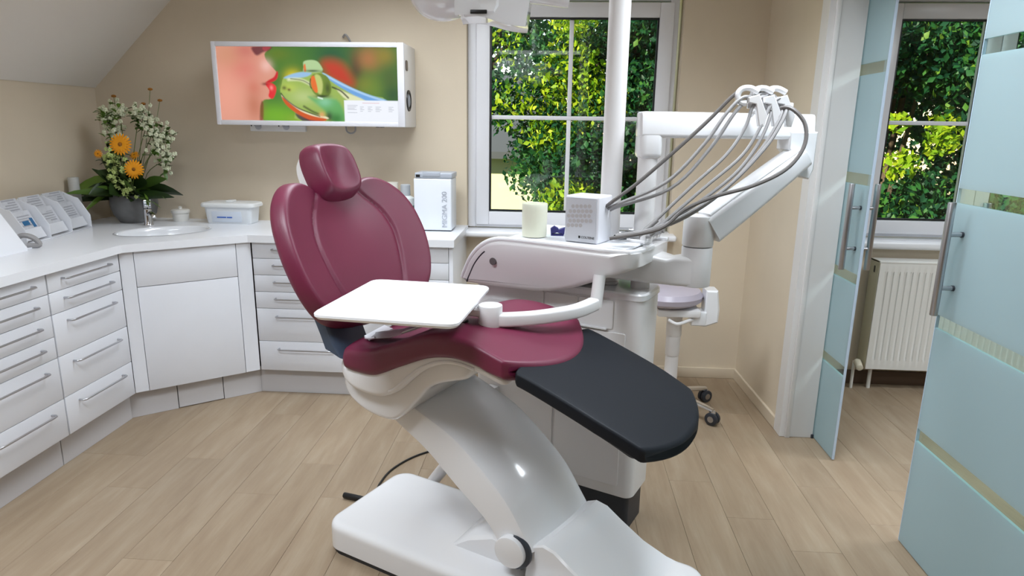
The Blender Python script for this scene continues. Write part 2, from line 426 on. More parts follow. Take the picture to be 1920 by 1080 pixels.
struct(bx('trim_6', (1.32, 3.16, 0), (1.332, 3.18, .02), DKGREY, bev=.002))

# ================================================================ cabinets
XF, YF = -2.11, 3.43       # front planes
def bar_handle(parent, p0, p1, out, r=.0045):
    """slim bow handle between p0 and p1 standing off along out"""
    p0, p1, out = Vector(p0), Vector(p1), Vector(out); d = (p1 - p0).normalized()
    pts = [p0, p0 + out * .7, p0 + out * .93 + d * .006, p0 + out + d * .02, p1 + out - d * .02, p1 + out * .93 - d * .006, p1 + out * .7, p1]
    return obj('handle', G().tube(pts, r, 10, 0), STEEL, parent)
def drawer_cab(label, org, ax, width, levels, first=.15, group='drawer cabinets under the worktop', toe=True):
    """org front-bottom-left corner on floor, ax unit vector along the front, inward normal n"""
    ax = Vector(ax); n = Vector((-ax.y, ax.x, 0)); 
    M = Matrix.Identity(4)
    for i in range(3): M[i][0] = ax[i]; M[i][1] = n[i]; M[i][2] = (0, 0, 1)[i]; M[i][3] = org[i]
    root = thing('drawer_cabinet', M @ Vector((width / 2, .25, 0)), label, 'cabinet', group)
    obj('carcass', G(M).box((.002, .02, .155), (width - .002, .5, .879), .001, 1), GAP, root)
    obj('plinth', G(M).box((-.03 if abs(org[0] + 1.627) < .01 else 0, .05, 0), (width + (.022 if abs(org[1] - 2.567) < .01 else 0), .066, .152), .001, 1), PLINTH, root)
    for a, b in zip(levels[1:], levels[:-1]):
        d = obj('drawer', G(M).box((.0015, 0, a + .0012), (width - .0015, .019, b - .0012), .0015, 2), LAM, root)
        zc = b - .036 if b - a < .12 else b - .043
        c = width / 2
        bar_handle(d, M @ Vector((c - .152, .001, zc)), M @ Vector((c + .152, .001, zc)), -n * .03)
    return root
LV6 = [.878, .791, .699, .605, .511, .323, .15]; LV5 = [.878, .792, .698, .510, .324, .15]
# left run: axis along +Y, inward normal is -X  (ax = +Y gives n = (-1,0))
nc = drawer_cab('white drawer cabinet beyond the left picture edge, nearest the camera', (XF, 1.62, 0), (0, 1, 0), .47, LV6)
bx('end_panel', (XL, 1.60, 0), (XF - .001, 1.6195, .879), LAM, nc, .001)
drawer_cab('white cabinet of six drawers at the left picture edge', (XF, 2.095, 0), (0, 1, 0), .467, LV6)
drawer_cab('white cabinet of five drawers left of the diagonal sink cabinet', (XF, 2.567, 0), (0, 1, 0), .468, LV5)
# back run: axis +X gives n = (0,1)
drawer_cab('white cabinet of six drawers behind the burgundy backrest', (-1.627, YF, 0), (1, 0, 0), .535, LV6)
rc = drawer_cab('white drawer cabinet under the powder mixer by the window', (-1.090, YF, 0), (1, 0, 0), .535, LV6)
bx('end_panel', (-.554, YF + .001, 0), (-.532, YB, .879), LAM, rc, .001)
# diagonal sink cabinet
D1 = Vector((-2.112, 3.040, 0)); D2 = Vector((-1.632, YF, 0)); ax = (D2 - D1).normalized(); DW = (D2 - D1).length
nn = Vector((-ax.y, ax.x, 0)); MD = Matrix.Identity(4)
for i in range(3): MD[i][0] = ax[i]; MD[i][1] = nn[i]; MD[i][2] = (0, 0, 1)[i]; MD[i][3] = D1[i]
sc = thing('sink_cabinet', MD @ Vector((DW / 2, .3, 0)), 'white diagonal corner cabinet with a plain door below the sink', 'cabinet')
obj('carcass', G(MD).box((.02, .021, .155), (DW - .02, .45, .775), .001, 1), GAP, sc)
obj('apron_back', G(MD).box((.02, .021, .775), (DW - .02, .03, .879), .001, 1), GAP, sc)
obj('filler_strip', G(MD).box((.0, .0, .15), (.062, .02, .879), .001, 1), LAM, sc)
obj('filler_strip', G(MD).box((DW - .075, .0, .15), (DW, .02, .879), .001, 1), LAM, sc)
obj('door', G(MD).box((.064, -.002, .15), (DW - .078, .018, .697), .0015, 2), LAM, sc)
obj('apron_panel', G(MD).box((.064, -.002, .7), (DW - .078, .018, .878), .0015, 2), LAM, sc)
for a, b in ((-.045, .195), (.199, .425), (.429, DW + .012)):
    obj('plinth_panel', G(MD).box((a, .05, .004 if a == .199 else 0), (b, .066, .152), .001, 1), PLINTH, sc)
# continuous worktop with a round-cornered sink cut-out
def worktop():
    CX, CY_ = -2.135, 3.47; ra, rb = .235, .165; a0 = math.atan2(ax.y, ax.x); N = 64
    el = [(CX + ra * math.cos(t) * math.cos(a0) - rb * math.sin(t) * math.sin(a0), CY_ + ra * math.cos(t) * math.sin(a0) + rb * math.sin(t) * math.cos(a0)) for t in [2 * math.pi * i / N for i in range(N)]]
    ov = .022; e1 = (XF + ov, 3.04 - .008); e2 = (-1.632 - .004, YF - ov)
    out = [(XL, 1.6), (XF + ov, 1.6), e1, e2, (-.522, YF - ov), (-.522, YB), (XL, YB)]
    # fan outline into N points by casting rays from the sink centre
    def hit(t):
        d = Vector((math.cos(t), math.sin(t))); best = 9e9
        for i in range(len(out)):
            p, q = Vector(out[i]), Vector(out[(i + 1) % len(out)]); e = q - p; c = Vector((CX, CY_)) - p
            den = d.x * e.y - d.y * e.x
            if abs(den) < 1e-9: continue
            s_ = (c.y * e.x - c.x * e.y) / den; u_ = (c.y * d.x - c.x * d.y) / den
            if s_ > 0 and -1e-6 <= u_ <= 1 + 1e-6: best = min(best, s_)
        return best
    b = bmesh.new()
    ov_ = [b.verts.new((x, y, .92)) for x, y in out]; iv = [b.verts.new((x, y, .92)) for x, y in el]
    ed = [b.edges.new((ov_[i], ov_[(i + 1) % len(ov_)])) for i in range(len(ov_))] + [b.edges.new((iv[i], iv[(i + 1) % N])) for i in range(N)]
    bmesh.ops.triangle_fill(b, edges=ed, use_beauty=True)
    bad = [f for f in b.faces if all(v in iv for v in f.verts)]
    bmesh.ops.delete(b, geom=bad, context='FACES')
    top = b.faces[:]
    r = bmesh.ops.extrude_face_region(b, geom=top)
    for v in r['geom']:
        if isinstance(v, bmesh.types.BMVert): v.co.z = .881
    g = G().bm(b)
    wt = tag(obj('worktop', g, LAMTOP, ang=25), 'continuous white laminate worktop bending round the corner with a sink', 'worktop')
    # moulded basin as its own thing hanging in the cut-out
    R = []
    for k, z in ((1.03, .9215), (1.0, .9225), (.965, .918), (.93, .9), (.85, .84), (.7, .80), (.4, .788), (.05, .785)):
        R.append([Vector((CX + (x - CX) * k, CY_ + (y - CY_) * k, z)) for x, y in el])
    gs = G(); gs.rings(R, cap=False); gs.F.append(tuple(range(len(gs.V) - N, len(gs.V))))
    sk = tag(obj('sink_basin', gs, P('basin_white', (232, 234, 238), .12, coat=.4)), 'white oval sink basin moulded into the corner worktop', 'sink')
    obj('drain', G().cyl((CX, CY_, .786), (CX, CY_, .789), .025), CHROME, sk)
worktop()

# ================================================================ dental chair  (u, v, z in the chair frame)
VC = 1.75
ch = thing('dental_chair', KF @ Vector((-1.0, 1.72, 0)), 'burgundy leather dental chair on a glossy white lifting base', 'dental chair', rz=ANG)
def kg(): return G(KF)

def loft_u(us, zt, zb, hw, r, cen=VC, nv=9, warp=None, endr=.03):
    """rounded-rectangle sections along u; zt/zb/hw are functions of u; ends are rounded by shrinking"""
    R = []; sm = []
    e = [(0, .0), (.12, .45), (.35, .75), (.65, .94), (1, 1)]
    st = [(us[0] + endr * a, b) for a, b in e] + [(u, 1) for u in us if us[0] + endr < u < us[-1] - endr] + [(us[-1] - endr * a, b) for a, b in e[::-1]]
    for u, k in st:
        t, b, w = zt(u), zb(u), hw(u); mid = (t + b) / 2; h = (t - b) / 2
        rr = min(r(u) if callable(r) else r, h * .98)
        hh = max(h - rr * (1 - k), h * .12) if k < 1 else h; ww = w - rr * (1 - k)
        rr2 = min(rr, hh * .98)
        ring = [(x, z) for x, z in rrect(-ww, ww, mid - hh, mid + hh, rr2, 5)]
        # subdivide long flat spans for warping
        out = []
        for i in range(len(ring)):
            a, c = ring[i], ring[(i + 1) % len(ring)]; out.append(a)
            if abs(a[0] - c[0]) > .1:
                for q in range(1, 16): out.append((a[0] + (c[0] - a[0]) * q / 16, a[1] + (c[1] - a[1]) * q / 16))
        ring3 = []
        for x, z in out:
            p = Vector((u, cen + x, z))
            if warp: p = warp(p, x / max(w, 1e-6))
            ring3.append(p)
        R.append(ring3)
    return kg().rings(R)

# base plate
g = kg(); bp = [(x, y) for x, y in rrect(-1.625, -.36, 1.51, 1.955, .07, 8)]
g.prism(bp, lambda x, y, t: (x, y, t), .022, .118, .0)
bmx = bmesh.new(); 
V = [bmx.verts.new(v) for v in g.V]; 
for f in g.F: bmx.faces.new([V[i] for i in f])
bmx.normal_update(); bmesh.ops.recalc_face_normals(bmx, faces=bmx.faces[:])
topf = max(bmx.faces, key=lambda f: f.calc_center_median().z); bmesh.ops.bevel(bmx, geom=list(topf.edges), offset=.03, segments=5, profile=.6, affect='EDGES')
g2 = kg().bm(bmx); base = obj('base', g2, SHELL, ch)
obj('rubber_skirt', kg().prism(rrect(-1.617, -.368, 1.518, 1.947, .065, 8), lambda x, y, t: (x, y, t), .001, .024), DKGREY, ch)
# hood rising from the base to the lift arm
hp = [(-.865, .06), (-.848, .20), (-.828, .238), (-.795, .252), (-.755, .243), (-.70, .205), (-.62, .155), (-.54, .124), (-.44, .104), (-.40, .06)]
obj('base_hood', kg().prism(hp, lambda x, y, t: (x + .13 * (t - 1.61), t, y), 1.612, 1.945, .006), SHELL, ch)
hp2 = [(-1.17, .10), (-1.09, .165), (-.99, .205), (-.93, .20), (-.86, .10)]
obj('base_fairing', kg().prism(hp2, lambda x, y, t: (x, t, y), 1.635, 1.845, .012), SHELL, ch)
# lift arm, a wide curved link
up = [(-1.30, .612), (-1.229, .583), (-1.116, .532), (-1.0, .443), (-.916, .362), (-.849, .263), (-.822, .222)]
lo = [(-1.42, .575), (-1.359, .533), (-1.232, .458), (-1.117, .365), (-1.014, .286), (-.968, .235), (-.935, .18)]
up = smooth_path([(a, b, 0) for a, b in up], 6); lo = smooth_path([(a, b, 0) for a, b in lo], 6)
R = []
for a, b in zip(up, lo):
    d = (a - b).normalized(); ring = []
    th = (a - b).length
    prof = []
    va, vb = 1.60, 1.945
    # lower side, then convex upper face
    for v, t in ((va + .012, 0), (va, .012), (va, th - .014), (va + .004, th - .004), (va + .014, th)): prof.append((v, t))
    for q in range(1, 12): prof.append((va + .014 + (vb - va - .028) * q / 12, th + .012 * math.sin(math.pi * q / 12)))
    for v, t in ((vb - .014, th), (vb - .004, th - .004), (vb, th - .014), (vb, .012), (vb - .012, 0)): prof.append((v, t))
    R.append([Vector((b.x + d.x * t + .13 * (v - va), v, b.y + d.y * t)) for v, t in prof])
obj('lift_arm', kg().rings(R), SHELL, ch)
piv = obj('pivot_cap', kg().cyl((-.893, 1.603, .212), (-.893, 1.574, .212), .053, n=40, bev=.006), SHELL, ch)
obj('pivot_collar', kg().cyl((-.881, 1.606, .209), (-.881, 1.59, .209), .056, n=40, bev=.002), DKGREY, ch)

# seat shell: two white covers under the cushion
rb = [(-1.559, .715), (-1.521, .683), (-1.434, .654), (-1.349, .652), (-1.284, .679), (-1.238, .719), (-1.185, .766), (-1.109, .806), (-1.037, .817), (-.952, .803), (-.86, .775)]
sb = [(-1.53, .728), (-1.47, .722), (-1.357, .730), (-1.248, .778), (-1.153, .820), (-1.088, .836), (-1.025, .840), (-.949, .829), (-.88, .808), (-.78, .780)]
stp = [(-1.53, .788), (-1.505, .800), (-1.43, .808), (-1.353, .824), (-1.219, .874), (-1.119, .907), (-1.04, .912), (-.964, .899), (-.877, .870), (-.76, .829)]
us = [-1.55 + i * .015 for i in range(46)]
obj('seat_shell', loft_u([u for u in us if u <= -.87], lambda u: sip(sb, u) + .012, lambda u: sip(rb, u), lambda u: .238 - .05 * max(0, (-1.45 - u) / .1) ** 2, .02), SHELLM, ch)
cb = [(-1.58, .69), (-1.571, .666), (-1.544, .615), (-1.475, .582), (-1.408, .562), (-1.322, .562), (-1.275, .597), (-1.22, .656), (-1.167, .712), (-1.067, .752), (-.98, .775)]
obj('under_cover', loft_u([-1.578 + i * .015 for i in range(38)], lambda u: sip(rb, u) + .02, lambda u: min(sip(cb, u), sip(rb, u) - .004), lambda u: .2 - .04 * max(0, (-1.45 - u) / .12) ** 2, .018), SHELL, ch)
# contour bead on the near flank of the shell
pts = [(u, VC - .2365, sip(rb, u) + .012) for u in (-1.30, -1.27, -1.23, -1.185, -1.13, -1.08, -1.03, -.98)]
obj('contour_bead', kg().tube(pts, .006, 8, 4), SHELLM, ch)
# seat cushion with a rounded tongue toward the foot end
def seat_warp(p, x):
    k = max(0, (p.x + 1.02) / .26); p = p.copy()
    dx = (-.11 * x * x) * min(1, k) ** 1.5
    p.x += dx; p.z -= .36 * dx
    k2 = max(0, (-1.33 - p.x) / .2); p.x += .05 * abs(x) ** 3 * min(1, k2)
    p.z += -.018 * (1 - x * x) * math.exp(-((p.x + 1.36) / .1) ** 2) + .004 * (1 - x * x) * math.exp(-((p.x + 1.0) / .15) ** 2)
    return p
obj('seat_cushion', loft_u([-1.535 + i * .0125 for i in range(62)], lambda u: sip(stp, u), lambda u: sip(sb, u), lambda u: .252 + .004 * math.sin((u + 1.5) * 4), lambda u: .026 - .014 * max(0, min(1, (u + 1.05) / .15)), warp=seat_warp, endr=.016), BURG, ch)
# leg rest
def leg_warp(p, x):
    p = p.copy(); k = max(0, (p.x + .56) / .15); dx = -.07 * (abs(x) ** 2.2) * min(1, k)
    dx += .035 * x * x * max(0, min(1, (-.80 - p.x) / .07))
    p.x += dx; p.z -= .375 * dx
    return p
def legt(u): return .8585 + (u + .877) * -.375 + .008 * math.sin(max(0, min(1, (u + .9) / .5)) * math.pi)
obj('leg_rest', loft_u([-.875 + i * .0125 for i in range(39)], lambda u: legt(u) + .0, lambda u: legt(u) - .042, lambda u: .25 - .012 * max(0, (u + .6) / .2), .009, warp=leg_warp, endr=.012), BLACKL, ch)
obj('leg_rest_pan', loft_u([-.86 + i * .02 for i in range(22)], lambda u: legt(u) - .038, lambda u: legt(u) - .052, lambda u: .232, .006, warp=leg_warp), DKGREY, ch)

# backrest
BK = .45; B0 = (-1.545, .80)            # plane u = B0u - k (z - B0z)
bn = Vector((1, 0, BK)).normalized()    # facing forward and up
bt = Vector((-BK, 0, 1)).normalized()
def bpt(v, z, h): return Vector((B0[0] - BK * (z - B0[1]), VC - .018 + v, z)) + bn * h
half = [(.0, 1.245), (.05, 1.248), (.10, 1.268), (.15, 1.292), (.20, 1.293), (.25, 1.27), (.295, 1.228), (.326, 1.17), (.340, 1.10), (.340, 1.03), (.322, .95), (.285, .885), (.225, .845), (.12, .822), (.0, .815)]
hs = smooth_path([(a, b, 0) for a, b in half], 7)
outl = [(p.x, p.y) for p in hs] + [(-p.x, p.y) for p in hs[::-1][1:-1]]
cz = 1.05
def seam_v(z): return sip([(.80, .09), (.88, .135), (.95, .165), (1.03, .185), (1.10, .19), (1.17, .165), (1.23, .115), (1.30, .06)], z)
def pad(outline, hfun, rings_k, cen, back):
    R = []
    N = len(outline)
    for k in rings_k: R.append([hfun(cen[0] + (x - cen[0]) * k, cen[1] + (z - cen[1]) * k, k) for x, z in outline])
    g = kg(); full = back + R; g.rings(full, cap=False); L = len(g.V)
    g.F.append(tuple(range(L - N, L))); g.F.append(tuple(range(N))[::-1]); return g
TH = .062
def front_h(v, z, k):
    e = 1 - k; edge = TH * (1 - max(0, 1 - e / .085) ** 2.4 * .78)
    h = edge + .055 * (v / .33) ** 2 - .02 * math.exp(-((z - 1.22) / .1) ** 2) * math.exp(-(v / .13) ** 2)
    d = abs(abs(v) - seam_v(z)); h -= .0075 * math.exp(-(d / .0075) ** 2)
    h += .007 * math.exp(-(max(0, seam_v(z) - abs(v)) / .03) ** 2) * (1 if abs(v) < seam_v(z) else 0) * 0
    return bpt(v, z, h)
ks = [1.0, .997, .99, .98, .968, .955, .94, .92] + [.9 - i * .0165 for i in range(52)]
back_r = [[bpt(x * s_, cz + (z - cz) * s_, h + .055 * (x / .33) ** 2) for x, z in outl] for s_, h in ((.9, -.006), (.985, -.006), (1.0, .004))]
obj('backrest', pad(outl, front_h, [k for k in ks if k > .02], (0, cz), back_r), BURG, ch, ang=60)
# slim shell behind the backrest
obj('back_shell', pad([(x * .95, cz + (z - cz) * .95) for x, z in outl], lambda v, z, k: bpt(v, z, -.004 + .055 * (v / .33) ** 2), [1.0, .6, .2], (0, cz), [[bpt(x * .9, cz + (z - cz) * .9, -.035 + .055 * (x / .33) ** 2) for x, z in outl]]), SLATE, ch)
# two brackets carrying the backrest
for s0, s1 in ((-.245, -.085), (.085, .245)):
    pr = [(-1.60, .90), (-1.565, .82), (-1.545, .775), (-1.47, .755), (-1.50, .80), (-1.545, .90)]
    obj('back_bracket', kg().prism(pr, lambda x, y, t: (x - .02, t, y), VC + s0, VC + s1, .008), SLATE, ch)
# headrest
HK = .5; hn = Vector((1, 0, HK)).normalized()
HC = Vector((-1.742, VC - .012, 1.332))
ht = Vector((-HK, 0, 1)).normalized()
ho = [(.0, .108), (.045, .104), (.080, .086), (.100, .045), (.104, -.01), (.098, -.06), (.078, -.092), (.04, -.104), (.0, -.106)]
hh = smooth_path([(a, b, 0) for a, b in ho], 5); hol = [(p.x, p.y) for p in hh] + [(-p.x, p.y) for p in hh[::-1][1:-1]]
def hpt(v, t, h): return HC + Vector((0, v, 0)) + ht * t + hn * h
def head_h(v, t, k):
    e = 1 - k; edge = .06 * (1 - max(0, 1 - e / .3) ** 2.6)
    return hpt(v, t, edge - .018 * math.exp(-(v / .05) ** 2 - ((t + .01) / .07) ** 2) + .012 * math.exp(-((abs(v) - .08) / .03) ** 2))
hk = [1 - i * .02 for i in range(49)]
obj('headrest', pad(hol, head_h, hk, (0, 0), [[hpt(x * s_, z * s_, h) for x, z in hol] for s_, h in ((.9, -.012), (.99, -.012), (1.0, -.004))]), BURG, ch, ang=60)
obj('headrest_shell', pad([(x * .96, z * .96) for x, z in hol], lambda v, t, k: hpt(v, t, -.012), [1.0, .5, .1], (0, 0), [[hpt(x * .9, z * .86 - .012, -.05) for x, z in hol]]), SHELLM, ch)
obj('headrest_stem', kg().box((-1.80, VC - .03, 1.15), (-1.765, VC + .03, 1.34), .006), STEEL, ch)

# ================================================================ dental unit (body, post, beam, arm, instrument element, tray arm)
du = thing('dental_unit', KF @ Vector((-1.0, 2.27, 0)), 'white dental unit with swing arm, instrument console and hoses beside the chair', 'dental unit', rz=ANG)
UZ = .94
body = obj('body', kg().prism(rrect(-1.40, -.705, 2.165, 2.365, .035, 6), lambda x, y, t: (x, y, t), .145, UZ - .026, .004), SHELLM, du)
obj('top_cover', kg().prism(rrect(-1.402, -.70, 2.16, 2.37, .038, 6), lambda x, y, t: (x, y, t), UZ - .03, UZ, .006), SHELL, du)
obj('plinth', kg().prism(rrect(-1.38, -.72, 2.175, 2.345, .02, 5), lambda x, y, t: (x, y, t), 0, .15, .003), DKGREY, du)
# panel joints on the body: raised door panels with gaps
for a, b, c, d in ((-1.36, -1.09, .80, .905), (-1.085, -.95, .80, .905), (-.945, -.81, .80, .905), (-1.37, -1.04, .19, .79), (-1.03, -.76, .19, .79)):
    obj('panel', kg().prism(rrect(a, b, c, d, .008, 3), lambda x, y, t: (x, t, y), 2.166, 2.159, .0015), SHELLM, body)
obj('finger_ledge', kg().box((-1.02, 2.148, .797), (-.83, 2.166, .804), .002), SHELL, body)
obj('ledge_box', kg().box((-1.33, 2.09, .80), (-1.25, 2.166, .845), .006), SHELLM, body)
bh = obj('cup_outlet', kg().box((-1.325, 2.11, .40), (-1.28, 2.166, .485), .004), SHELLM, body)
# mast that carries the swing beam
MU, MV = -.758, 2.28
obj('mast', kg().cyl((MU, MV, UZ - .002), (MU, MV, 1.475), .0345, n=28), SHELLM, du)
obj('mast_collar', kg().cyl((MU, MV, 1.43), (MU, MV, 1.474), .0375, n=28, bev=.003), SHELLM, du)
PM = KF @ Vector((MU, MV, 0)); PE = Vector((.872, 2.49, 0))
bd = (PE - PM).normalized(); bnrm = Vector((-bd.y, bd.x, 0)); BL = (PE - PM).length
MBm = Matrix.Identity(4)
for i in range(3): MBm[i][0] = bd[i]; MBm[i][1] = bnrm[i]; MBm[i][2] = (0, 0, 1)[i]; MBm[i][3] = PM[i]
R = []
for k_, x_ in ((.55, -.042), (.9, -.036), (1, -.022), (1, BL + .012), (.9, BL + .026), (.55, BL + .032)):
    R.append([Vector((x_, y * k_ * (1 + (1.516 - z) * 4.5), 1.516 + (z - 1.516) * (.75 + .25 * k_))) for y, z in rrect(-.037, .037, 1.472, 1.56, .014, 4)])
beam = obj('swing_beam', G(MBm).rings(R), SHELL, du)
obj('beam_elbow', G(MBm).box((-.04, -.042, 1.40), (.04, .042, 1.50), .02, 4), SHELL, du)
obj('beam_end_block', G(MBm).prism([(BL - .07, 1.50), (BL - .07, 1.44), (BL - .03, 1.40), (BL - .028, 1.345), (BL + .02, 1.335), (BL + .034, 1.37), (BL + .034, 1.50)], lambda x, z, t: (x, t, z), -.045, .045, .006), SHELL, du)
# spring arm down to the console joint
JC = Vector((.505, 2.345, 0))
A0 = Vector((.862, 2.455, 1.415)); A1 = Vector((JC.x + .03, JC.y, 1.165))
ad = (A1 - A0).normalized(); side = Vector((-bd.y, bd.x, 0)); side = ad.cross(Vector((0, 0, 1))).normalized(); upv = side.cross(ad).normalized()
g = G(); R = []
for k in range(13):
    t = k / 12; c = A0.lerp(A1, t); hw = .047 + .006 * math.sin(math.pi * t); hz = .036 + .016 * t
    R.append([c + side * x + upv * z for x, z in rrect(-hw, hw, -hz, hz, .018, 4)])
g.rings(R); arm = obj('spring_arm', g, SHELL, du)
obj('arm_top_cover', G().rings([[A0.lerp(A1, t) + side * x + upv * (z + .036 + .016 * t) for x, z in rrect(-.04, .04, -.006, .006, .005, 3)] for t in (.04, .1, .3, .6, .9, .96)]), SHELL, du)
obj('joint_upper', G().cyl((JC.x, JC.y, 1.105), (JC.x, JC.y, 1.212), .0535, n=36, bev=.004), SHELLM, du)
obj('joint_lower', G().cyl((JC.x, JC.y, .962), (JC.x, JC.y, 1.102), .053, n=36, bev=.004), SHELLM, du)
def kuv(x, y): p = Vector((x, y, 0)); return p.dot(CU), p.dot(CV)
ju, jv = kuv(JC.x, JC.y)
# console support reaching from the joint under the console
pr = [(ju, .965), (ju, 1.06), (-.66, 1.06), (-.70, 1.10), (-.74, 1.09), (-.90, 1.03), (-.92, .99), (-.75, .955), (ju - .02, .962)]
R = []
for x, zlo, zhi, w in ((ju + .01, .963, 1.07, .05), (ju - .06, .963, 1.066, .05), (-.66, .966, 1.06, .055), (-.72, .972, 1.075, .07), (-.82, .985, 1.06, .09), (-.93, 1.0, 1.05, .10)):
    vc_ = jv + (2.2 - jv) * max(0, min(1, (ju - x) / .4))
    R.append([Vector((x, vc_ + y, z)) for y, z in rrect(-w, w, zlo, zhi, .015, 4)])
obj('console_bracket', kg().rings(R), SHELLM, du)
# console (instrument element)
ptop = [(-.70, 1.10), (-.85, 1.103), (-1.0, 1.105), (-1.15, 1.106), (-1.235, 1.10), (-1.30, 1.068), (-1.352, 1.018), (-1.388, .965), (-1.408, .932)]
pbot = [(-1.395, .915), (-1.366, .914), (-1.22, .915), (-1.065, .922), (-.941, .952), (-.805, 1.008), (-.70, 1.052)]
VA, VB = 2.03, 2.41
sec = [(p.x, p.y) for p in smooth_path([(a, b, 0) for a, b in ptop], 4)] + [(p.x, p.y) for p in smooth_path([(a, b, 0) for a, b in pbot], 4)]
R = []
def slant(z): return .05 * max(0, 1.085 - z) / .16
for q in [0, .002, .006, .012, .02, .03, .045, .065, .09, .13, .2, .3, VB - VA - .02, VB - VA - .006, VB - VA]:
    e = min(q, VB - VA - q); ins = .018 * (1 - math.sqrt(max(0, 1 - (1 - min(1, e / .018)) ** 2)))
    pol = inset(sec, ins) if ins > 1e-6 else sec
    cr = .085; lim = -.70 - (cr - math.sqrt(max(0, cr * cr - (cr - q) ** 2)) if q < cr else 0)
    R.append([Vector((min(x, lim), VA + q + slant(y) * (1 - q / (VB - VA)), y)) for x, y in pol])
console = obj('console', kg().rings(R), SHELLM, du, ang=50)
# raised rim that runs along the top and down the rounded nose
rim = smooth_path([(a, b, 0) for a, b in ptop], 6)
obj('console_rim', kg().tube([(-.705, VA + .2, 1.103), (-.705, VA + .09, 1.103), (-.73, VA + .03, 1.104), (-.79, VA + .014, 1.105)] + [(p.x, VA + .012 + slant(p.y), p.y + .003) for p in rim[6:]], .0095, 10), SHELL, console)
obj('console_rim', kg().tube([(p.x, VB - .012, p.y + .004) for p in rim], .0095, 10), SHELL, console)
obj('rim_groove', kg().tube([(p.x + .024, VA + .006 + slant(p.y), p.y - .012) for p in rim[30:]], .0035, 8), DKGREY, console)
obj('round_port', kg().cyl((-1.245, VA + .03, 1.02), (-1.245, VA + .014, 1.02), .0135, n=24), P('port_grey', (96, 90, 90), .4), console)
obj('silicone_mat', kg().prism(rrect(-1.19, -.74, VA + .045, VB - .03, .03, 5), lambda x, y, t: (x, y, t), 1.104, 1.114, .003), LAMTOP, console)
for k in range(5):
    v = VA + .19 + k * .038
    obj('instrument_cradle', kg().box((-.825, v - .014, 1.112), (-.725, v + .014, 1.126), .006, 3), SHELLM, console)
    obj('handpiece', kg().tube([(-.83, v, 1.134), (-.77, v, 1.136), (-.71, v, 1.142)], lambda t: .0075 + .003 * t, 10, 3), STEEL if k % 2 else HOSE, console)
    obj('holder_clip', kg().box((-.745, v - .012, 1.12), (-.725, v + .012, 1.155), .004, 2), SHELLM, console)
obj('coupling', kg().cyl((-.828, VA + .15, 1.13), (-.785, VA + .15, 1.135), .009), BLACK, console)
# hose guide hooks on the beam and the hoses
HP = dict(
 a=[(.13, 2.40, 1.14), (.155, 2.385, 1.20), (.204, 2.36, 1.252), (.294, 2.36, 1.324), (.416, 2.37, 1.435), (.518, 2.38, 1.534), (.592, 2.38, 1.614), (.634, 2.38, 1.635), (.682, 2.39, 1.618), (.69, 2.41, 1.57)],
 b=[(.15, 2.42, 1.14), (.17, 2.40, 1.20), (.215, 2.37, 1.242), (.382, 2.34, 1.327), (.501, 2.35, 1.454), (.566, 2.36, 1.552), (.617, 2.37, 1.605), (.66, 2.38, 1.60), (.68, 2.40, 1.56)],
 c=[(.17, 2.44, 1.14), (.185, 2.42, 1.195), (.225, 2.39, 1.235), (.403, 2.35, 1.308), (.522, 2.36, 1.437), (.595, 2.37, 1.553), (.64, 2.38, 1.60), (.70, 2.39, 1.622), (.74, 2.40, 1.60), (.75, 2.41, 1.56)],
 d=[(.338, 2.3, 1.190), (.469, 2.32, 1.321), (.573, 2.34, 1.42), (.632, 2.36, 1.509), (.654, 2.37, 1.58), (.69, 2.38, 1.61), (.71, 2.40, 1.57)],
 e=[(.365, 2.3, 1.185), (.506, 2.32, 1.313), (.626, 2.34, 1.421), (.684, 2.36, 1.519), (.708, 2.37, 1.575), (.74, 2.38, 1.605), (.77, 2.40, 1.57)],
 f=[(.223, 2.3, 1.150), (.405, 2.31, 1.193), (.561, 2.32, 1.296), (.678, 2.34, 1.431), (.736, 2.36, 1.528), (.755, 2.38, 1.575), (.765, 2.41, 1.555)],
 g=[(.20, 2.27, 1.145), (.36, 2.27, 1.18), (.44, 2.28, 1.245), (.534, 2.28, 1.29), (.654, 2.28, 1.328), (.756, 2.29, 1.382), (.81, 2.31, 1.452), (.814, 2.33, 1.521), (.781, 2.35, 1.567), (.752, 2.37, 1.576), (.72, 2.40, 1.56)],
 h=[(.26, 2.29, 1.148), (.43, 2.30, 1.215), (.575, 2.31, 1.315), (.69, 2.33, 1.44), (.745, 2.35, 1.528), (.765, 2.37, 1.575), (.775, 2.40, 1.555)],
 i=[(.30, 2.31, 1.15), (.45, 2.32, 1.235), (.59, 2.33, 1.345), (.66, 2.345, 1.43), (.70, 2.36, 1.51), (.72, 2.38, 1.57), (.73, 2.41, 1.555)])
for k, pts in HP.items():
    nfix = 2 if k in 'abc' else 0
    pts = [p if i < nfix else (p[0] - .016, p[1] - .07, p[2]) for i, p in enumerate(pts)]
    obj('hose', G().tube(pts, (.0060 if k not in 'ag' else .0066), 8, 6), HOSED if k in 'ag' else HOSE, du)
for dx, dy, mt in ((-.016, -.07, SHELLM), (.034, -.06, SHELL), (.079, -.05, SHELL)):
    c = [(.632, 1.588), (.612, 1.592), (.603, 1.612), (.614, 1.632), (.64, 1.636), (.668, 1.624)]
    hk_ = obj('hose_hook', G().tube([(x + dx, 2.375 + dy, z) for x, z in c], .010, 10, 5), SHELL, du)
    obj('hook_plate', G().prism([(.634 + dx, 1.606), (.668 + dx, 1.616), (.70 + dx, 1.55), (.692 + dx, 1.515), (.676 + dx, 1.515), (.66 + dx, 1.585), (.636 + dx, 1.59)], lambda x, z, t: (x, t, z), 2.355 + dy, 2.385 + dy, .003), mt, hk_)
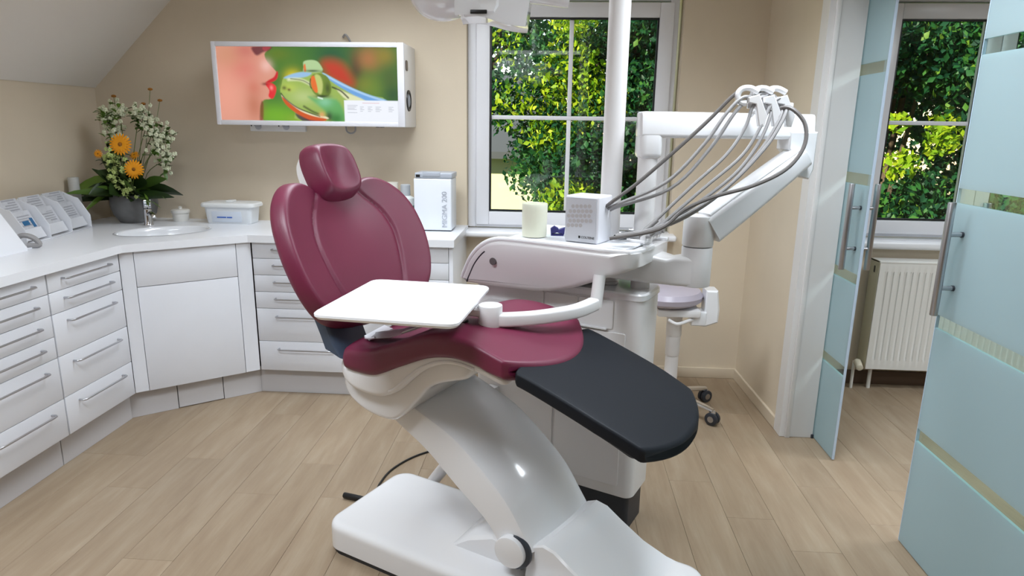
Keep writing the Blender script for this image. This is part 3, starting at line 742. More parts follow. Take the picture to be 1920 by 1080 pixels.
obj('hook_rail', G().tube([(.66, 2.40, 1.552), (.665, 2.34, 1.575), (.66, 2.305, 1.58)], .009, 10, 4), SHELL, du)
obj('hook_rail', G().box((.625, 2.318, 1.572), (.775, 2.330, 1.592), .004), SHELL, du)
# collars where the hoses leave the console
for p in ((.322, 2.23, 1.19), (.349, 2.23, 1.185)):
    obj('hose_collar', G().cyl(Vector(p) - Vector((.03, .0, .03)), Vector(p) + Vector((.02, .003, .017)), .0085, n=12), HOSE, du)
# curved tray arm under the console
bar = [(-.855, 2.09, 1.0), (-.841, 2.063, .955), (-.816, 1.99, .935), (-.835, 1.90, .93), (-.87, 1.82, .93), (-.916, 1.748, .93), (-.975, 1.690, .93), (-1.0, 1.675, .931), (-1.03, 1.66, .932)]
R = []
bp_ = smooth_path(bar[2:], 6); 
for i, p in enumerate(bp_):
    t = (bp_[min(i + 1, len(bp_) - 1)] - bp_[max(i - 1, 0)]).normalized(); a = t.cross(Vector((0, 0, 1))).normalized(); b = a.cross(t)
    R.append([p + a * x + b * y for x, y in rrect(-.021, .021, -.022, .018, .008, 3)])
obj('tray_arm', kg().rings(R), SHELLM, du)
obj('tray_arm_post', kg().cyl((-.822, 2.02, .916), (-.822, 2.045, 1.02), .021, n=24), SHELLM, du)
obj('tray_knuckle', kg().cyl((-1.022, 1.668, .906), (-1.022, 1.668, .974), .037, n=24, bev=.004), SHELLM, du)
obj('tray_holder', kg().prism(rrect(-1.20, -1.02, 1.635, 1.70, .025, 5), lambda x, y, t: (x, y, t), .936, .963, .005), SHELLM, du)
obj('tray_spider', kg().box((-1.36, 1.50, .955), (-1.12, 1.70, .964), .003), STEEL, du)
obj('tray_clip', kg().tube([(-1.13, 1.64, .935), (-1.125, 1.635, .915), (-1.105, 1.635, .908), (-1.085, 1.64, .92)], .004, 8, 4), DKGREY, du)
# instrument tray (rests on the holder)
def tray():
    A = [Vector((-.676, 1.743)), Vector((-.252, 1.690)), Vector((-.205, 2.145)), Vector((-.615, 2.195))]
    c = sum(A, Vector((0, 0))) / 4
    def rr(k, dz, r):
        out = []
        q = [c + (p - c) * k for p in A]
        for i in range(4):
            p0, p1, p2 = q[i - 1], q[i], q[(i + 1) % 4]; a = p1 + (p0 - p1).normalized() * r; b = p1 + (p2 - p1).normalized() * r
            for j in range(7):
                t = j / 6; out.append(Vector((*((1 - t) ** 2 * a + 2 * t * (1 - t) * p1 + t * t * b), dz)))
        return out
    g = G(); g.rings([rr(.90, .966, .03), rr(.97, .968, .035), rr(1.0, .976, .04), rr(1.0, .983, .04), rr(.985, .986, .04), rr(.955, .984, .035), rr(.93, .973, .03), rr(.90, .971, .03)])
    tag(obj('instrument_tray', g, P('tray_white', (244, 245, 248), .2, coat=.3)), 'empty flat white instrument tray hovering over the chair seat', 'tray')
tray()

# things standing on the console
def uvw(u, v, z): return KF @ Vector((u, v, z))
cp = Vector((-.072, 2.395, 1.115))
cg = G().lathe(cp, [(.034, 0), (.044, .002), (.045, .02), (.046, .10), (.0465, .118), (.045, .121), (.043, .118), (.041, .02), (.001, .015)], 36)
cup = tag(obj('plastic_cup', cg, P('cup_ivory', (226, 228, 208), .35)), 'squat ivory plastic cup standing on the console', 'cup')
bxM = plane_matrix((.036, 2.311, 1.1145), (.112, -.060, 0), (.060, .112, 0))
pbx = thing('dispenser_box', bxM @ Vector((.06, .05, 0)), 'white square dispenser box with grey dots and black lettering on the console', 'box')
obj('case', G(bxM).box((0, 0, 0), (.128, .112, .162), .007, 3), P('box_white', (222, 222, 228), .3), pbx)
obj('front_panel', G(bxM).prism(rrect(.003, .120, .003, .156, .004, 3), lambda x, z, t: (x, t, z), 0, -.003, .001), P('box_panel', (196, 198, 204), .35), pbx)
DOT = P('dot_grey', (178, 174, 174), .4)
fp = pbx.children[1]
for r_ in range(5):
    for c_ in range(6):
        if (r_ == 0 and c_ > 3) or (r_ == 4 and c_ < 1): continue
        X = .016 + c_ * .0155 + (r_ % 2) * .006; Z = .058 + r_ * .0165 + c_ * .001
        obj('printed_dot', G(bxM).cyl((X, -.003, Z), (X, -.0036, Z), .0068, n=12), DOT, fp)
tm = plane_matrix(bxM @ Vector((.066, -.0034, .017)), bxM.to_3x3() @ Vector((1, 0, 0)), (0, 0, 1))
text('lettering', 'COLTENE', .0115, BLACK, fp, tm)
obj('logo_square', G(bxM).box((.056, -.0036, .0165), (.0632, -.003, .0255), .0008, 1), BLACK, fp)
# blue bow-like clip behind the cup
bc = thing('clip', (.012, 2.44, 1.115), 'small dark blue plastic clip between cup and dispenser box', 'clip')
NAVY = P('navy_plastic', (44, 42, 110), .4)
obj('jaw', G().prism([(.0, 1.118), (.03, 1.128), (.028, 1.14), (.012, 1.15), (-.002, 1.140)], lambda x, z, t: (x - .012, t, z), 2.43, 2.45, .002), NAVY, bc)
obj('jaw', G().prism([(.022, 1.126), (.05, 1.118), (.052, 1.146), (.03, 1.138)], lambda x, z, t: (x - .012, t, z), 2.428, 2.448, .002), NAVY, bc)
bx('foot', (-.012, 2.425, 1.114), (.035, 2.455, 1.1195), NAVY, bc, .001)

# ================================================================ operating lamp
lp = thing('operating_lamp', uvw(-.888, 2.28, UZ), 'white operating lamp on a tall pole in front of the window', 'lamp')
obj('pole', kg().cyl((-.888, 2.28, UZ), (-.888, 2.28, 2.44), .0375, n=32), SHELLM, lp)
obj('pole_foot', kg().cyl((-.888, 2.28, UZ), (-.888, 2.28, UZ + .012), .045, n=32, bev=.003), SHELL, lp)
PP = uvw(-.888, 2.28, 2.42)
obj('boom', G().tube([PP, PP + Vector((-.12, .02, .0)), Vector((-.16, 2.5, 2.41)), Vector((-.20, 2.5, 2.34)), Vector((-.20, 2.5, 2.06))], .024, 14, 6), SHELL, lp)
hd = obj('lamp_head', G().ball((-.42, 2.5, 1.955), .115, .10, .092, 28, 16), SHELL, lp)
obj('centre_block', G().prism([(-.33, 1.866), (-.22, 1.872), (-.205, 1.90), (-.21, 2.06), (-.335, 2.06)], lambda x, z, t: (x, t, z), 2.40, 2.58, .014), SHELL, lp)
obj('sensor_slot', G().box((-.307, 2.396, 1.874), (-.25, 2.402, 1.887), .002), BLACK, lp)
g = G(); R = []
for i in range(15):
    t = i / 14; x = -.36 + .245 * t; zb_ = 1.868 - .03 * t ** 1.5 + .006 * math.sin(t * 6); zt_ = 2.0
    R.append([Vector((x + s * .02 * t, 2.5 + y * (1 - .25 * t), z)) for y, z, s in ((-.105, zb_, -0.2), (-.11, zb_ + .03, 0), (-.10, zt_, 1), (.10, zt_, 1), (.11, zb_ + .03, 0), (.105, zb_, -0.2), (.06, zb_ + .012, 0), (-.06, zb_ + .012, 0))])
obj('wing', g.rings(R), SHELL, lp)
obj('handle', G().tube([(-.13, 2.47, 1.955), (-.06, 2.47, 1.945), (.0, 2.47, 1.935), (.03, 2.47, 1.93)], lambda t: .034 - .008 * t, 14, 4), SHELL, lp)

# ================================================================ stool behind the unit
st = thing('stool', (.655, 3.45, 0), 'grey padded work stool on a chrome five-star base behind the unit', 'stool')
SC = Vector((.655, 3.45, 0))
obj('gas_column', G().cyl(SC + Vector((0, 0, .10)), SC + Vector((0, 0, .33)), .035, n=24), SHELLM, st)
obj('gas_column', G().cyl(SC + Vector((0, 0, .32)), SC + Vector((0, 0, .44)), .038, n=24, bev=.002), SHELLM, st)
obj('gas_column', G().cyl(SC + Vector((0, 0, .43)), SC + Vector((0, 0, .56)), .041, n=24, bev=.002), SHELLM, st)
obj('hub', G().cyl(SC + Vector((0, 0, .06)), SC + Vector((0, 0, .125)), .045, .036, n=24), CHROME, st)
for k in range(5):
    a = math.radians(-41 + 72 * k); d = Vector((math.cos(a), math.sin(a), 0))
    e = SC + d * .265
    obj('foot', G().tube([SC + Vector((0, 0, .098)), SC + d * .1 + Vector((0, 0, .10)), SC + d * .2 + Vector((0, 0, .088)), e + Vector((0, 0, .078))], lambda t: .024 - .007 * t, 10, 4, .7), CHROME, st)
    sd = Vector((-d.y, d.x, 0))
    cw = obj('caster', G().cyl(e + Vector((0, 0, .035)) - sd * .022, e + Vector((0, 0, .035)) - sd * .004, .035, n=20, bev=.003).cyl(e + Vector((0, 0, .035)) + sd * .004, e + Vector((0, 0, .035)) + sd * .022, .035, n=20, bev=.003), DKGREY, st)
    obj('hub_cap', G().cyl(e + Vector((0, 0, .035)) - sd * .024, e + Vector((0, 0, .035)) + sd * .024, .017, n=16), STEEL, cw)
    obj('fork', G().box(e + Vector((-.012, -.012, .04)), e + Vector((.012, .012, .08)), .004), CHROME, cw)
PADM = P('silver_vinyl', (176, 168, 180), .3)
obj('seat_plate', G().box((.545, 3.33, .56), (.765, 3.57, .60), .01), SHELLM, st)
obj('seat', G().lathe((.60, 3.47, .615), [(.02, 0), (.17, 0), (.19, .015), (.195, .04), (.18, .065), (.12, .075), (.02, .075)], 36), PADM, st)
obj('lever', G().tube([(.60, 3.32, .55), (.64, 3.30, .535), (.70, 3.33, .545), (.73, 3.36, .545)], .009, 10, 5), SHELLM, st)
obj('backrest_bracket', G().prism([(.725, .515), (.80, .505), (.862, .53), (.865, .60), (.85, .70), (.79, .70), (.79, .585), (.73, .585)], lambda x, z, t: (x, t, z), 3.36, 3.47, .01), SHELL, st)
obj('bracket_cap', G().box((.72, 3.352, .512), (.80, 3.40, .588), .008, 3), SHELL, st)

# ================================================================ screen on the back wall
SX0, SX1, SZ0, SZ1, SY = -1.887, -.828, 1.492, 1.93, 3.68
tv = thing('wall_screen', ((SX0 + SX1) / 2, YB, SZ0), 'white framed wall screen box showing a face kissing a green frog', 'screen')
bx('housing', (SX0, SY + .012, SZ0), (SX1, YB, SZ1), SHELLM, tv, .004)
g = G(); fw = .026
for a, b in (((SX0, SY, SZ0), (SX0 + fw, SY + .014, SZ1)), ((SX1 - fw - .012, SY, SZ0), (SX1, SY + .014, SZ1)), ((SX0 + fw - .001, SY, SZ1 - fw), (SX1 - fw - .011, SY + .014, SZ1)), ((SX0 + fw - .001, SY, SZ0), (SX1 - fw - .011, SY + .014, SZ0 + fw))): g.box(a, b, .004, 2)
obj('frame', g, P('frame_silver', (222, 222, 228), .25), tv)

def sdf(px, py, poly):
    """signed distance (negative inside) of points to polygon"""
    d = np.full(px.shape, 1e9); ins = np.zeros(px.shape, bool); n = len(poly)
    for i in range(n):
        x0, y0 = poly[i]; x1, y1 = poly[(i + 1) % n]; ex, ey = x1 - x0, y1 - y0
        t = np.clip(((px - x0) * ex + (py - y0) * ey) / (ex * ex + ey * ey + 1e-12), 0, 1)
        d = np.minimum(d, np.hypot(px - x0 - t * ex, py - y0 - t * ey))
        c = ((y0 > py) != (y1 > py)); xx = x0 + (py - y0) * ex / (ey if abs(ey) > 1e-12 else 1e-12)
        ins ^= c & (px < xx)
    return np.where(ins, -d, d)
def screen_picture(nx=380, ny=152):
    # picture plane in units 1520 x 600 (x right, y down)
    x, y = np.meshgrid(np.linspace(0, 1520, nx), np.linspace(0, 600, ny))
    L = lambda c: np.array(lin(c)[:3])
    img = np.zeros((ny, nx, 3)); img[:] = L((58, 112, 40))
    def soft(cx, cy, rx, ry, c, a=1., p=1.):
        nonlocal img
        w = a * np.exp(-(((x - cx) / rx) ** 2 + ((y - cy) / ry) ** 2) ** p)[..., None]; img = img * (1 - w) + L(c) * w
    def poly(pts, c, s=4., a=1., sm=3):
        nonlocal img
        pp = [(p.x, p.y) for p in smooth_path([(q[0], q[1], 0) for q in pts], sm, True)] if sm else pts
        d = sdf(x, y, pp); t = np.clip(.5 - d / (2 * s), 0, 1); w = (a * t * t * (3 - 2 * t))[..., None]
        img = img * (1 - w) + L(c) * w
    def line(pts, c, wd, a=1.):
        nonlocal img
        pp = [(p.x, p.y) for p in smooth_path([(q[0], q[1], 0) for q in pts], 6)]; d = np.full(x.shape, 1e9)
        for (x0, y0), (x1, y1) in zip(pp[:-1], pp[1:]):
            ex, ey = x1 - x0, y1 - y0; t = np.clip(((x - x0) * ex + (y - y0) * ey) / (ex * ex + ey * ey + 1e-9), 0, 1)
            d = np.minimum(d, np.hypot(x - x0 - t * ex, y - y0 - t * ey))
        w = (a * np.clip(1 - d / wd, 0, 1))[..., None]; img = img * (1 - w) + L(c) * w
    soft(620, 120, 260, 120, (72, 120, 36)); soft(980, 60, 160, 90, (30, 88, 50)); soft(520, 60, 120, 60, (92, 120, 30))
    soft(640, 240, 70, 60, (214, 196, 30)); soft(480, 560, 240, 110, (110, 170, 30)); soft(700, 590, 120, 50, (150, 180, 50), .8)
    soft(1180, 180, 60, 150, (52, 40, 30), .9); soft(1290, 90, 110, 100, (176, 110, 66), .9); soft(1420, 70, 90, 80, (150, 130, 40), .8)
    soft(1250, 300, 90, 70, (126, 120, 40), .9); soft(1320, 330, 140, 110, (110, 140, 44), .7); soft(1460, 250, 90, 120, (74, 96, 40), .8); soft(1480, 380, 80, 80, (34, 76, 40), .8)
    poly([(890, 130), (960, 100), (1060, 130), (1130, 220), (1150, 300), (1060, 300), (940, 240)], (190, 56, 30), 60)
    # face
    poly([(-200, -200), (420, -40), (440, 20), (410, 60), (430, 120), (480, 175), (505, 210), (500, 250), (440, 280), (420, 300), (470, 320), (455, 380), (440, 420), (380, 430), (345, 480), (340, 560), (330, 640), (-200, 640)], (216, 150, 128), 6, 1, 3)
    soft(210, 180, 130, 110, (214, 110, 104), .7); soft(90, 80, 130, 120, (196, 140, 104), .6); soft(60, 380, 150, 220, (236, 160, 140), .7); soft(250, 30, 90, 60, (190, 96, 90), .6); soft(290, 480, 70, 120, (176, 92, 60), .6); soft(300, 330, 60, 60, (200, 100, 80), .5); soft(420, 150, 50, 50, (240, 196, 186), .7)
    poly([(310, 0), (470, 0), (450, 30), (400, 45), (350, 70), (320, 50)], (92, 22, 40), 12, .9); poly([(400, 5), (470, 0), (440, 28), (405, 30)], (170, 60, 70), 6, .8)
    poly([(505, 195), (515, 215), (500, 260), (455, 285), (400, 292), (430, 268), (480, 240)], (198, 20, 36), 6)
    poly([(400, 300), (450, 290), (490, 320), (485, 370), (455, 420), (420, 400), (430, 350)], (222, 34, 44), 6); soft(450, 330, 14, 18, (255, 150, 150), .8)
    soft(395, 300, 25, 12, (110, 20, 20), .8)
    poly([(345, 480), (360, 440), (372, 470), (360, 600), (330, 600)], (120, 50, 26), 10, .8)
    # frog
    poly([(540, 300), (560, 250), (640, 215), (720, 195), (800, 195), (900, 205), (1010, 260), (1150, 330), (1300, 385), (1420, 420), (1420, 600), (700, 600), (640, 520), (580, 440), (525, 370)], (152, 180, 84), 5)
    poly([(560, 250), (640, 215), (740, 198), (800, 205), (760, 235), (660, 250)], (150, 190, 226), 8)
    poly([(890, 205), (1010, 262), (1150, 330), (1300, 385), (1430, 425), (1240, 425), (1090, 350), (960, 270)], (108, 164, 222), 8); line([(900, 215), (1060, 300), (1240, 375), (1400, 425)], (190, 222, 250), 14, .8)
    poly([(1080, 360), (1240, 425), (1100, 430), (1000, 330)], (222, 226, 178), 10)
    line([(970, 320), (1040, 350), (1100, 405)], (30, 36, 20), 12); 
    line([(600, 262), (700, 262), (790, 300)], (236, 240, 200), 22, .8); line([(620, 255), (720, 268), (800, 310)], (60, 70, 40), 8, .8)
    soft(600, 330, 70, 40, (196, 210, 80), .6); soft(720, 400, 110, 60, (190, 206, 140), .7); soft(560, 330, 20, 16, (70, 66, 30), .8); soft(600, 345, 14, 12, (86, 60, 20), .9)
    poly([(760, 400), (860, 420), (1000, 420), (1060, 520), (1060, 600), (960, 600), (880, 500)], (84, 168, 96), 20, .85); soft(900, 440, 60, 40, (140, 206, 170), .7); soft(990, 580, 60, 50, (40, 110, 40), .8); soft(930, 560, 30, 40, (40, 40, 30), .8)
    poly([(530, 385), (580, 430), (680, 500), (800, 545), (900, 560), (920, 580), (800, 575), (660, 520), (560, 450)], (232, 226, 186), 6)
    poly([(535, 400), (600, 455), (690, 520), (800, 560), (905, 580), (880, 600), (760, 600), (640, 530), (560, 460)], (204, 84, 26), 6)
    line([(530, 375), (570, 425), (660, 490), (760, 530), (850, 560)], (36, 30, 16), 10, .9); line([(720, 480), (790, 520), (840, 540)], (40, 46, 20), 16, .8)
    poly([(640, 535), (760, 590), (880, 600), (700, 600)], (60, 40, 60), 8, .9); soft(870, 545, 24, 22, (222, 160, 100), .9)
    poly([(735, 120), (770, 105), (830, 105), (870, 130), (890, 195), (740, 200), (735, 160)], (176, 206, 150), 6); poly([(735, 150), (750, 135), (755, 190), (738, 195)], (224, 120, 60), 5); soft(810, 190, 70, 10, (50, 80, 40), .9)
    poly([(790, 245), (820, 215), (880, 210), (935, 240), (960, 320), (940, 385), (870, 400), (810, 370), (785, 310)], (110, 136, 44), 6)
    poly([(825, 225), (870, 230), (890, 300), (870, 380), (830, 340)], (196, 206, 120), 10, .9); soft(930, 330, 24, 50, (54, 70, 20), .8); soft(880, 395, 60, 12, (30, 44, 20), .9)
    poly([(790, 250), (815, 228), (830, 260), (845, 350), (825, 365), (795, 320)], (228, 110, 40), 6); line([(788, 255), (780, 300), (790, 330)], (30, 20, 10), 7); line([(845, 405), (880, 415)], (235, 255, 245), 10, .9)
    # white text window bottom right
    poly([(1063, 425), (1530, 425), (1530, 610), (1063, 610)], (240, 244, 252), 2, 1, 0)
    line([(1220, 446), (1360, 446)], (214, 120, 120), 4, .7)
    for q, yy in enumerate((466, 478, 490, 500, 513, 525)):
        for x0, x1 in ((1092, 1175), (1200, 1240), (1265, 1310), (1330, 1385), (1440, 1490)):
            if (q * 7 + x0) % 5 == 0: continue
            line([(x0, yy), (x1 - (q * 13) % 30, yy)], (120, 124, 140), 4.5, .55)
    return img
def screen():
    nx, ny = 380, 152; img = screen_picture(nx, ny)
    x0, x1, z0, z1 = SX0 + fw, SX1 - fw - .012, SZ0 + fw, SZ1 - fw
    xs = np.linspace(x0, x1, nx); zs = np.linspace(z1, z0, ny)
    X, Z = np.meshgrid(xs, zs); V = np.stack([X, np.full_like(X, SY + .008), Z], -1).reshape(-1, 3)
    i = np.arange(nx * ny).reshape(ny, nx)
    Fq = np.stack([i[:-1, :-1], i[1:, :-1], i[1:, 1:], i[:-1, 1:]], -1).reshape(-1, 4)
    me = bpy.data.meshes.new('display'); inv = wmat(tv).inverted()
    V = V - np.array(tv.location)
    me.from_pydata(V.tolist(), [], Fq.tolist())
    ca = me.color_attributes.new('picture', 'FLOAT_COLOR', 'POINT'); rgba = np.concatenate([img.reshape(-1, 3), np.ones((nx * ny, 1))], 1)
    ca.data.foreach_set('color', rgba.astype(np.float32).ravel())
    o = bpy.data.objects.new('display', me); COL.objects.link(o); o.parent = tv
    m = bpy.data.materials.new('lit_display'); m.use_nodes = True; nt = m.node_tree; b = nt.nodes['Principled BSDF']
    a = nt.nodes.new('ShaderNodeVertexColor'); a.layer_name = 'picture'
    nt.links.new(a.outputs[0], b.inputs['Emission Color']); b.inputs['Emission Strength'].default_value = 1.0
    b.inputs['Base Color'].default_value = (.02, .02, .02, 1); b.inputs['Roughness'].default_value = .25
    me.materials.append(m)
screen()
# right flank: infrared window and loudspeaker
g = G().prism(rrect(3.715, 3.765, 1.79, 1.845, .015, 4), lambda y, z, t: (t, y, z), SX1 - .002, SX1 + .004, .001)
obj('infrared_window', g, P('infrared_dark', (30, 8, 16), .1), tv)
g = G(); R = []
for r_, xo in ((.058, 0), (.056, .006), (.045, .007), (.042, .002)): R.append([Vector((SX1 + xo, 3.775 + r_ * .95 * math.cos(2 * math.pi * k / 32), 1.635 + r_ * math.sin(2 * math.pi * k / 32))) for k in range(32)])
spk = obj('loudspeaker', g.rings(R), BLACK, tv)
obj('speaker_cone', G().cyl((SX1 - .001, 3.775, 1.635), (SX1 + .005, 3.775, 1.635), .039, .03, n=28), P('cone_grey', (150, 160, 176), .4), spk)
for x in (-1.0, -.975): bx('port', (x, SY + .03, SZ0 - .003), (x + .018, SY + .06, SZ0 + .001), BLACK, tv, .001)
obj('cable', G().tube([(-1.24, YB - .01, 1.99), (-1.22, YB - .03, 2.0), (-1.20, YB - .02, 1.97), (-1.19, YB - .04, 1.93)], .006, 8, 5), HOSE, tv)
obj('cable', G().tube([(-1.245, YB - .02, 1.50), (-1.24, YB - .02, 1.465), (-1.215, YB - .02, 1.452), (-1.19, YB - .02, 1.465), (-1.187, YB - .02, 1.50)], .005, 8, 5), HOSE, tv)
bx('top_bracket', (-1.80, YB - .05, SZ1), (-1.66, YB - .01, SZ1 + .012), STEEL, tv, .002)
so = thing('socket_strip', (-1.655, YB, 1.455), 'white wall socket strip just below the screen', 'socket')
bx('plate', (-1.822, YB - .03, 1.456), (-1.487, YB, 1.505), TRIMW, so, .004)
for x in (-1.77, -1.60):
    s_ = obj('outlet', G().cyl((x, YB - .034, 1.484), (x, YB - .028, 1.484), .019, n=24), P('outlet_grey', (180, 180, 186), .4), so)
    obj('outlet_lid', G().box((x - .02, YB - .05, 1.486), (x + .02, YB - .032, 1.506), .004), P('lid_grey', (150, 150, 156), .2), s_)
for x in (-1.812, -1.645): obj('pilot_hole', G().cyl((x, YB - .032, 1.488), (x, YB - .029, 1.488), .004, n=10), BLACK, so)

# ================================================================ things on the worktop
ZC = .92
# vase with a bouquet
vp = Vector((-2.50, 3.80, ZC))
vz = thing('vase', vp, 'round grey ceramic vase behind the tap, holding the bouquet', 'vase')
obj('bowl', G().lathe(vp, [(.07, 0), (.085, .003), (.115, .05), (.128, .10), (.126, .15), (.118, .165), (.110, .163), (.10, .12), (.01, .10)], 36), P('vase_grey', (112, 112, 112), .55, noise=.12, nscale=20), vz)
bq = thing('bouquet', vp + Vector((0, 0, .11)), 'bouquet of orange gerberas, white blossoms and dark leaves in the grey vase', 'bouquet')
LEAFD = P('leaf_dark', (40, 62, 26), .4); LEAFM = P('leaf_mid', (74, 104, 36), .45); STEMG = P('stem_green', (92, 112, 50), .5); LEAFL = P('leaf_fresh', (104, 138, 48), .4)
BLOS = P('blossom_white', (222, 226, 196), .6); BLOSG = P('blossom_lime', (196, 214, 132), .6); ORANGE = P('gerbera_orange', (240, 158, 12), .5); ORC = P('gerbera_eye', (150, 96, 20), .7)
rng = random.Random(3)
def leaf(g, p, d, L, W, droop=.3, roll=0):
    d = Vector(d).normalized(); s_ = d.cross(Vector((0, 0, 1))); s_ = s_.normalized() if s_.length > .05 else Vector((1, 0, 0)); n_ = s_.cross(d)
    s_, n_ = s_ * math.cos(roll) + n_ * math.sin(roll), n_ * math.cos(roll) - s_ * math.sin(roll)
    V = []; F = []; K_ = 6
    for i in range(K_ + 1):
        t = i / K_; w = W * math.sin(math.pi * min(1, t * .96 + .03)) ** .8; c = Vector(p) + d * (L * t) + Vector((0, 0, -droop * L * t * t))
        V += [c - s_ * w + n_ * w * .25, c, c + s_ * w + n_ * w * .25]
    for i in range(K_):
        for k in (0, 1): F.append((i * 3 + k, i * 3 + k + 1, i * 3 + 4 + k, i * 3 + 3 + k))
    V2 = [v - n_ * .0012 for v in V]; n0 = len(V)
    F2 = [tuple(i + n0 for i in f[::-1]) for f in F]
    g.add(V + V2, F + F2)
def blossom_spray(n, spots, spread, mat, leafmat):
    for (x, y, z) in spots:
        sp = obj('blossom_stem', G().tube([vp + Vector((rng.uniform(-.05, .05), rng.uniform(-.05, .02), .1)), vp + Vector((x * .5, y * .5 - .02, .12 + z * .45)), vp + Vector((x, y, z))], .002, 5, 5), STEMG, bq)
        g = G(); gl = G()
        for k in range(int(n * 2.2)):
            q = vp + Vector((x + rng.gauss(0, spread), y + rng.gauss(0, spread * .6), z + rng.gauss(0, spread * .9)))
            for a in range(5):
                an = a * 1.2566 + rng.random(); tilt = rng.uniform(-.5, .5)
                dd = Vector((math.cos(an), -.5 + tilt * .3, math.sin(an))) * .007
                g.ball(q + dd, .0062, .0045, .0062, 6, 4)
            if k % 2 == 0:
                leaf(gl, q + Vector((0, 0, -.02)), (rng.uniform(-1, 1), rng.uniform(-1, .2), rng.uniform(-.2, 1)), .05, .011)
        obj('blossom_cluster', g, mat, sp)['kind'] = 'stuff'; obj('small_leaves', gl, leafmat, sp)['kind'] = 'stuff'
blossom_spray(15, [(-.03, -.06, .58), (-.02, -.08, .50), (-.06, -.07, .62), (.01, -.05, .64)], .028, BLOS, LEAFL)
blossom_spray(16, [(.17, -.05, .58), (.20, -.06, .52), (.23, -.07, .45), (.13, -.06, .62), (.25, -.04, .37), (.26, -.05, .50)], .030, BLOS, LEAFM)
blossom_spray(14, [(-.02, -.12, .36), (.02, -.13, .30), (-.03, -.13, .26), (.05, -.14, .22), (.0, -.12, .42)], .026, BLOSG, LEAFD)
def gerbera(c, R_, face, n=20):
    c = vp + Vector(c); f = Vector(face).normalized(); s_ = f.cross(Vector((0, 0, 1))).normalized(); t_ = s_.cross(f)
    stem = obj('flower_stem', G().tube([vp + Vector((0, 0, .1)), vp + (c - vp) * .55 + Vector((0, -.02, .03)), c - f * .01], .003, 6, 6), STEMG, bq)
    g = G()
    for layer, (k0, nn_, rr) in enumerate(((0, n, 1.0), (.5, n - 4, .72))):
        for k in range(nn_):
            a = 2 * math.pi * (k + k0) / nn_; d = s_ * math.cos(a) + t_ * math.sin(a); w = d.cross(f)
            V = []
            for t, ww in ((.2, .35), (.45, .9), (.75, 1), (.93, .6), (1, .1)):
                p = c + d * (R_ * rr * t) + f * (.006 * layer + .006 * math.sin(t * 2.6)); h = R_ * .105 * ww
                V += [p - w * h, p + w * h]
            g.add(V, [(2 * i, 2 * i + 1, 2 * i + 3, 2 * i + 2) for i in range(4)])
    fl_ = obj('flower_head', g, ORANGE, stem)
    obj('flower_eye', G().ball(c + f * .006, R_ * .2, R_ * .2, R_ * .2, 12, 8), ORC, stem)
gerbera((.055, -.14, .455), .062, (.15, -1, .12)); gerbera((.13, -.16, .32), .055, (.2, -1, .05)); gerbera((-.09, -.13, .40), .026, (.1, -1, .1), 14); gerbera((.07, -.05, .39), .03, (.1, -.7, .6), 14)
for p, d, L_, W_, mt in (((-.03, -.06, .2), (-1, -.1, .34), .27, .06, LEAFL), ((-.03, -.04, .18), (-1, -.2, .22), .22, .055, LEAFM), ((-.05, -.06, .19), (-1, -.35, .2), .2, .045, LEAFD), ((.08, -.03, .18), (1, -.15, .28), .28, .048, LEAFD), ((.06, -.09, .18), (.7, -.7, .3), .16, .05, LEAFD), ((0, -.12, .19), (.15, -1, .3), .12, .05, LEAFD), ((-.03, -.1, .2), (-.5, -1, .2), .16, .045, LEAFD), ((.0, -.08, .2), (.3, -.6, 1), .2, .06, LEAFD), ((.04, -.08, .2), (.7, -.5, .8), .22, .06, LEAFD), ((-.02, -.08, .2), (-.4, -.5, 1), .2, .055, LEAFD), ((.1, -.06, .2), (1, -.3, .75), .24, .03, LEAFM), ((.12, -.06, .18), (1, -.35, .1), .16, .02, LEAFL), ((-.08, -.08, .18), (-.5, -.6, -.3), .16, .014, LEAFL), ((.12, -.08, .18), (.5, -.6, -.2), .12, .015, LEAFL)):
    g = G(); leaf(g, vp + Vector(p), d, L_, W_, .3, .9); obj('leaf', g, mt, bq)
for k in range(46):
    a = rng.uniform(0, 2 * math.pi); el_ = rng.uniform(.1, 1.3)
    d = (math.cos(a) * math.cos(el_), -abs(math.sin(a)) * math.cos(el_) * .6, math.sin(el_))
    g = G(); leaf(g, vp + Vector((rng.uniform(-.05, .05), rng.uniform(-.07, 0), .14)), d, rng.uniform(.16, .34), rng.uniform(.014, .03), .25, rng.uniform(.5, 1.4))
    obj('leaf', g, rng.choice([LEAFD, LEAFD, LEAFM, LEAFM, LEAFL]), bq)
for x, z in ((-.02, .72), (.20, .76), (.25, .70), (.15, .68)):
    s_ = obj('seed_stem', G().tube([vp + Vector((0, 0, .12)), vp + Vector((x * .6, -.03, .4)), vp + Vector((x, -.04, z))], .0016, 5, 5), STEMG, bq)
    obj('seed_head', G().ball(vp + Vector((x, -.04, z)), .014, .012, .008, 10, 6), ORC, s_)
# tap
tp = Vector((-2.335, 3.66, ZC)); tdir = (Vector((-2.135, 3.47, 0)) - Vector((tp.x, tp.y, 0))).normalized()
tap = thing('tap', tp, 'chrome lever tap at the back of the corner sink', 'tap')
obj('body', G().lathe(tp, [(.024, 0), (.026, .004), (.0225, .012), (.022, .085), (.02, .095), (.012, .1)], 24), CHROME, tap)
obj('spout', G().tube([tp + Vector((0, 0, .062)), tp + tdir * .06 + Vector((0, 0, .078)), tp + tdir * .115 + Vector((0, 0, .07)), tp + tdir * .125 + Vector((0, 0, .058))], .0125, 12, 5), CHROME, tap)
obj('lever', G().prism(rrect(-.02, .022, 0, .05, .007, 3), lambda x, z, t: tp + tdir * (x * .9) + Vector((-tdir.y, tdir.x, 0)) * t + Vector((0, 0, .1 + z)), -.02, .02, .004), CHROME, tap)
